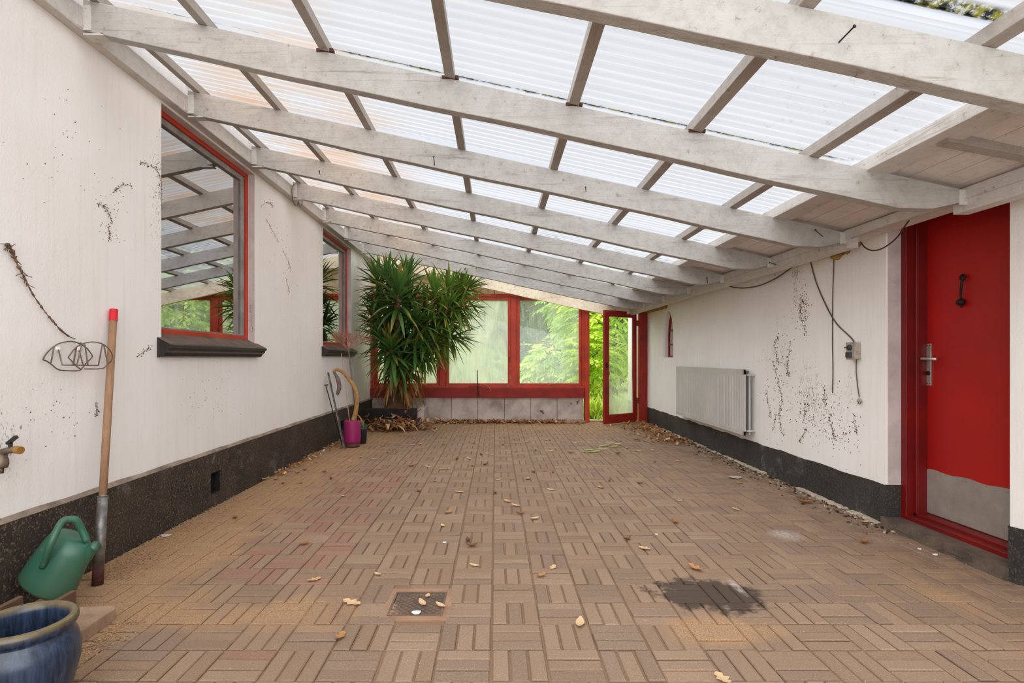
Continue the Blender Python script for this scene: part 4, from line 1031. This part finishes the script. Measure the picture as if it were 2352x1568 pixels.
# bigger dead stalks on the heap
mb = MB()
for k in range(16):
    p = Vector((-1.95 + random.gauss(0, .2), 9.5 + random.gauss(0, .13), .05))
    cc = random.choice(DRY[:3] + DRY[4:5])
    sword(mb, p, (U_(-.8, 1), U_(-.6, .3), U_(.2, 1.0)), U_(.25, .5), U_(.05, .10), U_(1.5, 2.6), cc, cc)
tag(mb.build('dead_fronds', 'dryleaf', recalc=False), 'curled tan dead fronds on top of the leaf heap', 'dead fronds', kind='stuff')
mb = MB()
for k in range(16):
    p = Vector((-1.62 + random.gauss(0, .14), 9.80 + U_(-.1, .08), .02)); q = p + Vector((U_(-.4, .4), U_(-.1, .1), U_(.1, .35)))
    mb.tube(spline([p, (p + q) / 2 + Vector((U_(-.05, .05), 0, .03)), q], 4), .005, 5)
tag(mb.build('dry_branch', 'rust'), 'tangle of thin reddish dry branches against the black planter', 'branch')
# soil and mortar crumbs along the right plinth
mb = MB()
for k in range(700):
    y = U_(3.9, 8.6); x = xr(y) - .015 - abs(random.gauss(0, .11)); s_ = U_(.002, .008)
    v = random.choice([(lin(78), lin(62), lin(50)), (lin(60), lin(48), lin(40)), (lin(196), lin(182), lin(164)), (lin(130), lin(102), lin(80))]); mb.cc = v + (1,)
    mb.obox((x, y, s_ * .5), (s_ * U_(.6, 1.4), s_ * .3, 0), (-s_ * .3, s_, 0), (0, 0, s_ * .6))
tag(mb.build('crumbled_dirt', 'dryleaf'), 'crumbs of soil and mortar along the foot of right wall', 'dirt', kind='stuff')
mb = MB()
for k in range(420):
    y = random.choice([U_(4.15, 5.25), U_(4.15, 5.25), U_(5.9, 6.6), U_(6.6, 9.6)]); s_ = U_(.006, .022)
    b = U_(.75, 1.1); mb.cc = (lin(206) * b, lin(190) * b, lin(168) * b, 1)
    x = xr(y) - .012 - abs(random.gauss(0, .016))
    mb.obox((x, y, s_ * .4), (s_ * U_(.5, .9), s_ * U_(-.4, .4), 0), (s_ * U_(-.3, .3), s_ * U_(.8, 1.6), 0), (U_(-.003, .003), 0, s_ * .45))
tag(mb.build('broken_mortar', 'dryleaf', bevel=.002), 'broken pale mortar along the joint under the right plinth', 'mortar', kind='stuff')
mb = MB()
for k in range(4200):
    y = 3.1 + abs(random.gauss(0, .75)); x = xl(y) + .03 + abs(random.gauss(0, .13)); s_ = U_(.0014, .0036)
    b = U_(.8, 1.15); mb.cc = (lin(182) * b, lin(146) * b, lin(108) * b, 1)
    mb.obox((x, y, .002), (s_, 0, 0), (0, s_, 0), (0, 0, s_ * .6))
for k in range(400):
    y = U_(2.15, 2.62); x = -1.79 + abs(random.gauss(0, .06)); s_ = U_(.0015, .004); b = U_(.8, 1.15); mb.cc = (lin(182) * b, lin(146) * b, lin(108) * b, 1)
    mb.obox((x, y, .002), (s_, 0, 0), (0, s_, 0), (0, 0, s_ * .6))
tag(mb.build('loose_sand', 'dryleaf'), 'orange sand swept along the left plinth by the pole', 'sand', kind='stuff')

# ---- single leaves and scraps on the floor
kinds = []
for k, (lob, c) in enumerate([(True, DRY[4]), (True, DRY[1]), (False, DRY[4]), (True, DRY[0]), (False, DRY[2]), (False, DRY[3])]):
    mb = MB(); flat_leaf(mb, (0, 0, 0), .075, .045 if lob else .034, 0, .14 + .07 * k, .06, c, lob)
    o = mb.build('dry_leaf', 'dryleaf', origin=(0, 0, 0), recalc=False); kinds.append(o)
used = set()
def put_leaf(px, py, label=None, kind=None, size=None):
    i = kind if kind is not None else random.randrange(len(kinds))
    if i not in used: o = kinds[i]; used.add(i)
    else: o = kinds[i].copy(); COL.objects.link(o)
    p = PF(px, py); o.location = (p.x, p.y, .003); o['_o'] = tuple(o.location)
    s = size or U_(.75, 1.25); o.scale = (s, s, s); o.rotation_euler = (0, 0, U_(0, 6.28))
    for kk in ('label', 'category', 'group'):
        if kk in o: del o[kk]
    if label: tag(o, label, 'leaf', 'dry leaves scattered over the paving')
    else: tag(o, 'small dry brown leaf lying loose on the brick paving', 'leaf', 'dry leaves scattered over the paving')
named = [(1332, 1433, 'tan oval leaf with upturned tip right of drain cover', 2, 1.2), (1660, 1560, 'tan oak leaf at the bottom edge of the floor', 0, 1.2), (868, 1320, 'pale round leaf behind the drain cover', 2, .8),
         (808, 1385, 'pale oak leaf left of the drain cover', 0, 1.4), (722, 1333, 'pale oak leaf farther left of the drain cover', 1, 1.1), (782, 1465, 'crumpled oak leaf in front left of drain cover', 3, 1.0),
         (982, 1370, 'small cream leaf on the drain cover, at its back', 2, .7), (970, 1387, 'wavy cream leaf in the middle of the drain cover', 2, 1.0), (1012, 1392, 'yellow curled leaf on the right rim of drain cover', 2, .9),
         (1270, 1304, 'small tan leaf right of and behind the drain cover', 0, .9), (1243, 1323, 'brown curled leaf behind and right of the drain cover', 3, .9), (1597, 1307, 'brown leaf just behind the oil stain', 3, 1.3), (1985, 1246, 'brown leaf near the doorstep beside the white dust', 4, 1.3), (1985, 1200, 'yellow leaf by the corner of the doorstep', 2, 1.2), (1850, 1155, 'orange brown leaf among the crumbs below the radiator', 4, 1.8)]
for px, py, lb, k, s in named: put_leaf(px, py, lb, k, s)
spots = [(540, 1190), (1137, 1133), (1165, 1152), (1195, 1180), (1227, 1192), (1030, 1178), (1075, 1243), (1017, 1208), (1085, 1255), (1185, 1162), (1055, 1130), (1000, 1105), (962, 1128), (1145, 1102), (1265, 1125), (1175, 1102), (1085, 1070), (1115, 1068), (1105, 1045), (1118, 1042), (1130, 1045), (1050, 1055), (1077, 1053), (1185, 1038), (1230, 1035), (1265, 1036), (1225, 1085), (1250, 1082), (1270, 1085), (1212, 1100), (1030, 1077), (1018, 1078), (985, 1072), (945, 1071), (948, 1022), (965, 1020), (1018, 1022), (1088, 1018), (1255, 1012), (1263, 1012), (1212, 1015), (1154, 1022), (880, 1025), (890, 1040), (860, 1055), (870, 1078), (1320, 1018), (1300, 1060), (1333, 1058), (1310, 1040), (1370, 1042), (1420, 1042), (1440, 1030), (1465, 1036), (1310, 1000), (1260, 986), (1500, 1035), (1530, 1028), (1480, 1015), (1600, 1045), (1635, 1050), (1655, 1050), (1560, 1060), (1505, 1062), (1700, 1110), (1510, 1040), (790, 1140), (745, 1085), (700, 1080), (650, 1110), (615, 1098), (690, 1110), (760, 1100), (1690, 1170), (1560, 1150), (1470, 1110), (1440, 1240), (1480, 1260), (1400, 1105), (1550, 1200), (805, 1060), (830, 1050), (1090, 1300), (700, 1250), (1380, 1120)]
for px, py in spots: put_leaf(px, py)
for i in range(len(kinds)):
    if i not in used: put_leaf(900 + 30 * i, 1150)
# green leaves on floor
gk = None
for k in range(11):
    p = PF(1350 + 7 * k + U_(-6, 6), 1036 - (0 if k < 5 else 12) + U_(-4, 4))
    if gk is None:
        mb = MB(); flat_leaf(mb, (0, 0, 0), .15, .05, 0, .12, 0, (lin(176), lin(196), lin(104))); gk = o = mb.build('green_leaf', 'dryleaf', origin=(0, 0, 0), recalc=False)
        tag(o, 'fallen pale green leaf on the paving before the glass door', 'leaf', 'green leaves fallen before the glass door')
    else: o = gk.copy(); COL.objects.link(o)
    o.location = (p.x, p.y, .004 + .002 * k); o.rotation_euler = (0, 0, U_(-.5, .5)); o.scale = (U_(.7, 1.2), U_(.8, 1.2), 1)
def scrap(px, py, s, label, m='white_bit', n=5):
    p = PF(px, py); mb = MB()
    pts = [(s * U_(.6, 1) * math.cos(2 * PI * i / n), s * U_(.4, .7) * math.sin(2 * PI * i / n)) for i in range(n)]
    mb.prism(pts, lambda u, v, w: (p.x + u, p.y + v, .002 + w + .25 * abs(u)), 0, .004)
    tag(mb.build('scrap', m), label, 'scrap', 'pale scraps littering the paving')
scrap(957, 1409, .03, 'white torn scrap on the front edge of drain cover', n=7)
scrap(1021, 1247, .018, 'white flake on paving well behind the drain cover')
scrap(382, 1232, .05, 'pale flake of render at the foot of left plinth', 'concrete', 7)
scrap(1690, 1098, .09, 'crumpled pale scrap on the floor in front of radiator', 'concrete', 8)
scrap(2147, 1275, .022, 'white crescent flake beside the doorstep')
scrap(1508, 1228, .012, 'tiny white flake in the middle of right paving')
scrap(2112, 1262, .014, 'small white chip near the doorstep')
# flat stone at the foot of end wall
mb = MB().prism([(ex(1291), 10.47), (ex(1330), 10.40), (ex(1341), 10.47), (ex(1337), 10.66), (ex(1297), 10.66)], lambda u, v, w: (u, v, w), 0, .05)
tag(mb.build('flat_stone', 'slab', bevel=.008), 'flat tan stone slab against the block wall beside door post', 'stone')
# drain cover
dc = thing('drain_cover', (-.395, 2.8, 0), 'square cast iron drain cover set in the paving', 'drain cover')
x0, x1, y0, y1 = -.525, -.268, 2.672, 2.925
MB().prism(rect(drain[0] - .02, drain[1] + .02, drain[2] - .02, drain[3] + .02), lambda u, v, w: (u, v, w), -.03, -.002, [rect(x0 - .006, x1 + .006, y0 - .006, y1 + .006)]).build('mortar_bed', 'mortar', dc)
MB().prism(rect(x0 - .006, x1 + .006, y0 - .006, y1 + .006), lambda u, v, w: (u, v, w), -.03, .002, [rect(x0 + .003, x1 - .003, y0 + .003, y1 - .003)]).build('rim', 'castiron', dc)
mb = MB().box(x0 + .005, x1 - .005, y0 + .005, y1 - .005, -.03, -.004)
s = .0215
for i in range(-12, 13):
    for j_ in range(-12, 13):
        u = (x0 + x1) / 2 + (i + j_) * s * .82; v = (y0 + y1) / 2 + (i - j_) * s * .82
        if x0 + .018 < u < x1 - .018 and y0 + .018 < v < y1 - .018:
            h = s * .70
            mb.add([(u - h, v, -.004), (u, v - h, -.004), (u + h, v, -.004), (u, v + h, -.004), (u - h * .8, v, .0005), (u, v - h * .8, .0005), (u + h * .8, v, .0005), (u, v + h * .8, .0005)], [(4, 5, 6, 7), (0, 1, 5, 4), (1, 2, 6, 5), (2, 3, 7, 6), (3, 0, 4, 7)])
mb.build('plate', 'castiron', dc)
# dry curl on the stay
mb = MB(); p = P(1108, 885, DE - .08)
sword(mb, p, (.6, -.1, .25), .26, .03, 3.2, DRY[1], DRY[1])
tag(mb.build('dried_curl', 'dryleaf', recalc=False), 'tan dried leaf curl resting on the casement stay', 'leaf')

# ================================================================ GARDEN
def sprig(mb, p, d, L_, c, lw=.05, ll=.13, pairs=5):
    d = Vector(d).normalized(); side = d.cross(Vector((0, 0, 1)))
    side = side.normalized() if side.length > .05 else Vector((1, 0, 0))
    for i in range(pairs * 2 + 1):
        t = (i // 2 + 1) / (pairs + 1); q = p + d * L_ * t + Vector((0, 0, -.25 * t * t * L_))
        s_ = (-1, 1)[i % 2] if i < pairs * 2 else 0
        ld = (d * .55 + side * s_ * .85 + Vector((U_(-.2, .2), U_(-.2, .2), -.35 + U_(-.2, .15)))).normalized()
        wv = ld.cross(Vector((U_(-.3, .3), U_(-.3, .3), 1))).normalized() * lw / 2
        k = U_(.75, 1.2); mb.cc = (c[0] * k, c[1] * k, c[2] * k, 1)
        mb.add([q, q + ld * ll * .45 + wv, q + ld * ll, q + ld * ll * .45 - wv], [(0, 1, 2, 3)])
def crown(c, r, n, col, lw=.05, ll=.13, shell=.55, droop=-.15, pairs=5, sl=.35):
    mb = MB()
    for k in range(n):
        v = Vector((random.gauss(0, 1), random.gauss(0, 1), random.gauss(0, 1))).normalized()
        rr = (shell + (1 - shell) * R()); lump_ = 1 + .18 * math.sin(v.x * 7 + c[0]) * math.sin(v.z * 6 + 2)
        p = Vector((c[0] + v.x * r[0] * rr * lump_, c[1] + v.y * r[1] * rr * lump_, max(.02, c[2] + v.z * r[2] * rr * lump_)))
        cc = random.choice(col); sprig(mb, p, (v.x + U_(-.5, .5), v.y + U_(-.5, .5), v.z * .5 + droop + U_(-.3, .3)), sl * U_(.6, 1.2), cc, lw, ll, pairs)
    return mb
BR = [(lin(214), lin(230), lin(92)), (lin(196), lin(222), lin(80)), (lin(226), lin(234), lin(120)), (lin(170), lin(206), lin(70))]
MD = [(lin(140), lin(178), lin(80)), (lin(160), lin(192), lin(90)), (lin(124), lin(160), lin(70))]
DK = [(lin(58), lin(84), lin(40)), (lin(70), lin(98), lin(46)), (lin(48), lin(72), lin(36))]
def tree(name, label, c, r, n, col, trunk=True, **kw):
    t = thing(name, (c[0], c[1], -.06), label, 'tree' if trunk else 'shrub', 'garden trees and shrubs beyond the end windows')
    if trunk: MB().tube(spline([(c[0], c[1], -.1), (c[0] + .05, c[1], c[2] * .5), (c[0], c[1], c[2] + r[2] * .4)], 5), [.11 - .006 * i for i in range(11)], 8).build('trunk', 'bark', t, smooth=True)
    crown(c, r, n, col, **kw).build('foliage', 'garden', t, recalc=False)
tree('ash_tree', 'bright ash tree leaning over the open glass door', (2.9, 14.3, 2.3), (1.15, .9, 1.5), 460, BR, ll=.21, lw=.075, sl=.45)
tree('ash_sapling', 'yellow green sapling filling the gap beside the open door', (2.32, 13.1, 1.05), (.5, .5, 1.1), 230, BR, False, ll=.16, lw=.065)
tree('elder_shrub', 'bright rounded shrub in the middle of the right casement', (1.5, 14.2, 1.0), (.7, .7, .8), 260, BR[1:], False, ll=.19, lw=.075)
tree('rowan_tree', 'pale green tree behind the top of right casement', (2.45, 15.9, 2.95), (.85, .8, 1.1), 300, BR[1:2] + BR[3:] + MD[1:2], ll=.21, lw=.08)
tree('hazel_shrub', 'mid green shrub behind the milky casement', (-.6, 15.0, .9), (.9, .7, .9), 240, MD, False, ll=.14, lw=.07)
tree('lilac_shrub', 'mid green shrub beyond the casement behind the yucca', (-2.6, 14.5, 1.2), (1.2, .8, 1.3), 300, MD, False, ll=.14, lw=.07)
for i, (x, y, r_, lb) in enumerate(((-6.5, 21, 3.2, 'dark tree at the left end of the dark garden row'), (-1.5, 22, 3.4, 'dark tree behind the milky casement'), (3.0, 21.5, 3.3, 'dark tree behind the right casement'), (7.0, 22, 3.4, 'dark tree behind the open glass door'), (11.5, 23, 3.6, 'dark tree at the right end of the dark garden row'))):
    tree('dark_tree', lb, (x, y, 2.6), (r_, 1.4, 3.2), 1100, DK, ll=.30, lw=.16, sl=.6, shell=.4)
# low weeds by the door, lawn tufts
mb = MB()
for k in range(90):
    p = Vector((U_(1.7, 2.6), U_(11.6, 12.6), -.06)); kk = U_(.8, 1.2); g = BR[random.randrange(4)]; g = (g[0] * kk, g[1] * kk, g[2] * kk)
    for q in range(4): sword(mb, p, (U_(-.5, .5), U_(-.5, .5), 1), U_(.25, .6), .05, U_(.4, 1.4), g, g)
tag(mb.build('weeds', 'garden', recalc=False), 'lush weeds growing outside the door gap', 'weeds', kind='stuff')
mb = MB()
for k in range(2600):
    p = Vector((U_(-4, 6), 11.2 + 9 * R() ** 1.3, -.06))
    if p.x > 2.6 and p.y < 13: p.x -= 3
    kk = U_(.7, 1.15); g = random.choice([BR[0], BR[1], BR[3]]); g = (g[0] * kk, g[1] * kk, g[2] * kk)
    sword(mb, p, (U_(-.6, .6), U_(-.6, .6), 1), U_(.10, .24), .02, 1.0, g, g)
tag(mb.build('grass', 'garden', recalc=False), 'tufts of long grass on the lawn', 'grass', kind='stuff')
struct(MB().box(1.7, 3.0, 10.86, 11.5, -.08, -.03).build('path', 'concrete'), 'pale paving just outside the glass door', 'path')

# ================================================================ CAMERA, LIGHT
cam = bpy.data.cameras.new('camera'); co = bpy.data.objects.new('camera', cam); COL.objects.link(co)
co.location = (0, 0, H); co.rotation_euler = (PI / 2, 0, 0)
cam.sensor_width = 36; cam.lens = F / 2352 * 36; cam.shift_x = (1176 - CX) / 2352; cam.shift_y = (CY - 784) / 2352
cam.clip_start = .05; cam.clip_end = 300
S.camera = co
wd = bpy.data.worlds.new('sky'); S.world = wd; wd.use_nodes = True
nt = wd.node_tree; nt.nodes.clear()
tc = nt.nodes.new('ShaderNodeTexCoord'); sp_ = nt.nodes.new('ShaderNodeSeparateXYZ'); nt.links.new(tc.outputs['Generated'], sp_.inputs[0])
# overcast sky, brightest low down where the carport opens behind the camera
mr = nt.nodes.new('ShaderNodeMapRange'); nt.links.new(sp_.outputs[1], mr.inputs[0])
mr.inputs[1].default_value = .25; mr.inputs[2].default_value = -.75; mr.inputs[3].default_value = .36; mr.inputs[4].default_value = 3.2
mr.interpolation_type = 'SMOOTHSTEP'
nz = nt.nodes.new('ShaderNodeTexNoise'); nz.inputs['Scale'].default_value = 2.5; nt.links.new(tc.outputs['Generated'], nz.inputs['Vector'])
m2 = nt.nodes.new('ShaderNodeMapRange'); nt.links.new(nz.outputs['Fac'], m2.inputs[0]); m2.inputs[3].default_value = .9; m2.inputs[4].default_value = 1.1
mu = nt.nodes.new('ShaderNodeMath'); mu.operation = 'MULTIPLY'; nt.links.new(mr.outputs[0], mu.inputs[0]); nt.links.new(m2.outputs[0], mu.inputs[1])
bg = nt.nodes.new('ShaderNodeBackground'); bg.inputs[0].default_value = (.95, .975, 1.0, 1); nt.links.new(mu.outputs[0], bg.inputs[1])
ow = nt.nodes.new('ShaderNodeOutputWorld'); nt.links.new(bg.outputs[0], ow.inputs[0])
sn = bpy.data.lights.new('sky_fill', 'SUN'); sn.energy = 5.4; sn.angle = math.radians(150); sn.color = (.97, .985, 1.0)  # very wide lamp added as unseen overcast fill for walls and floor
so = bpy.data.objects.new('sky_fill', sn); COL.objects.link(so); so.location = (0, 16, 12)
so.rotation_euler = Vector((1.3, -.35, -.7)).to_track_quat('-Z', 'Y').to_euler()
S.view_settings.view_transform = 'Standard'; S.view_settings.look = 'None'; S.view_settings.gamma = 1.0
S.view_settings.exposure = 0.5; S.view_settings.use_curve_mapping = False
cy = S.cycles
cy.max_bounces = 8; cy.diffuse_bounces = 6; cy.glossy_bounces = 3; cy.transmission_bounces = 4; cy.transparent_max_bounces = 16
cy.sample_clamp_indirect = 8; cy.caustics_reflective = False; cy.caustics_refractive = False
cy.use_denoising = True
for o in bpy.data.objects:
    if '_o' in o: del o['_o']
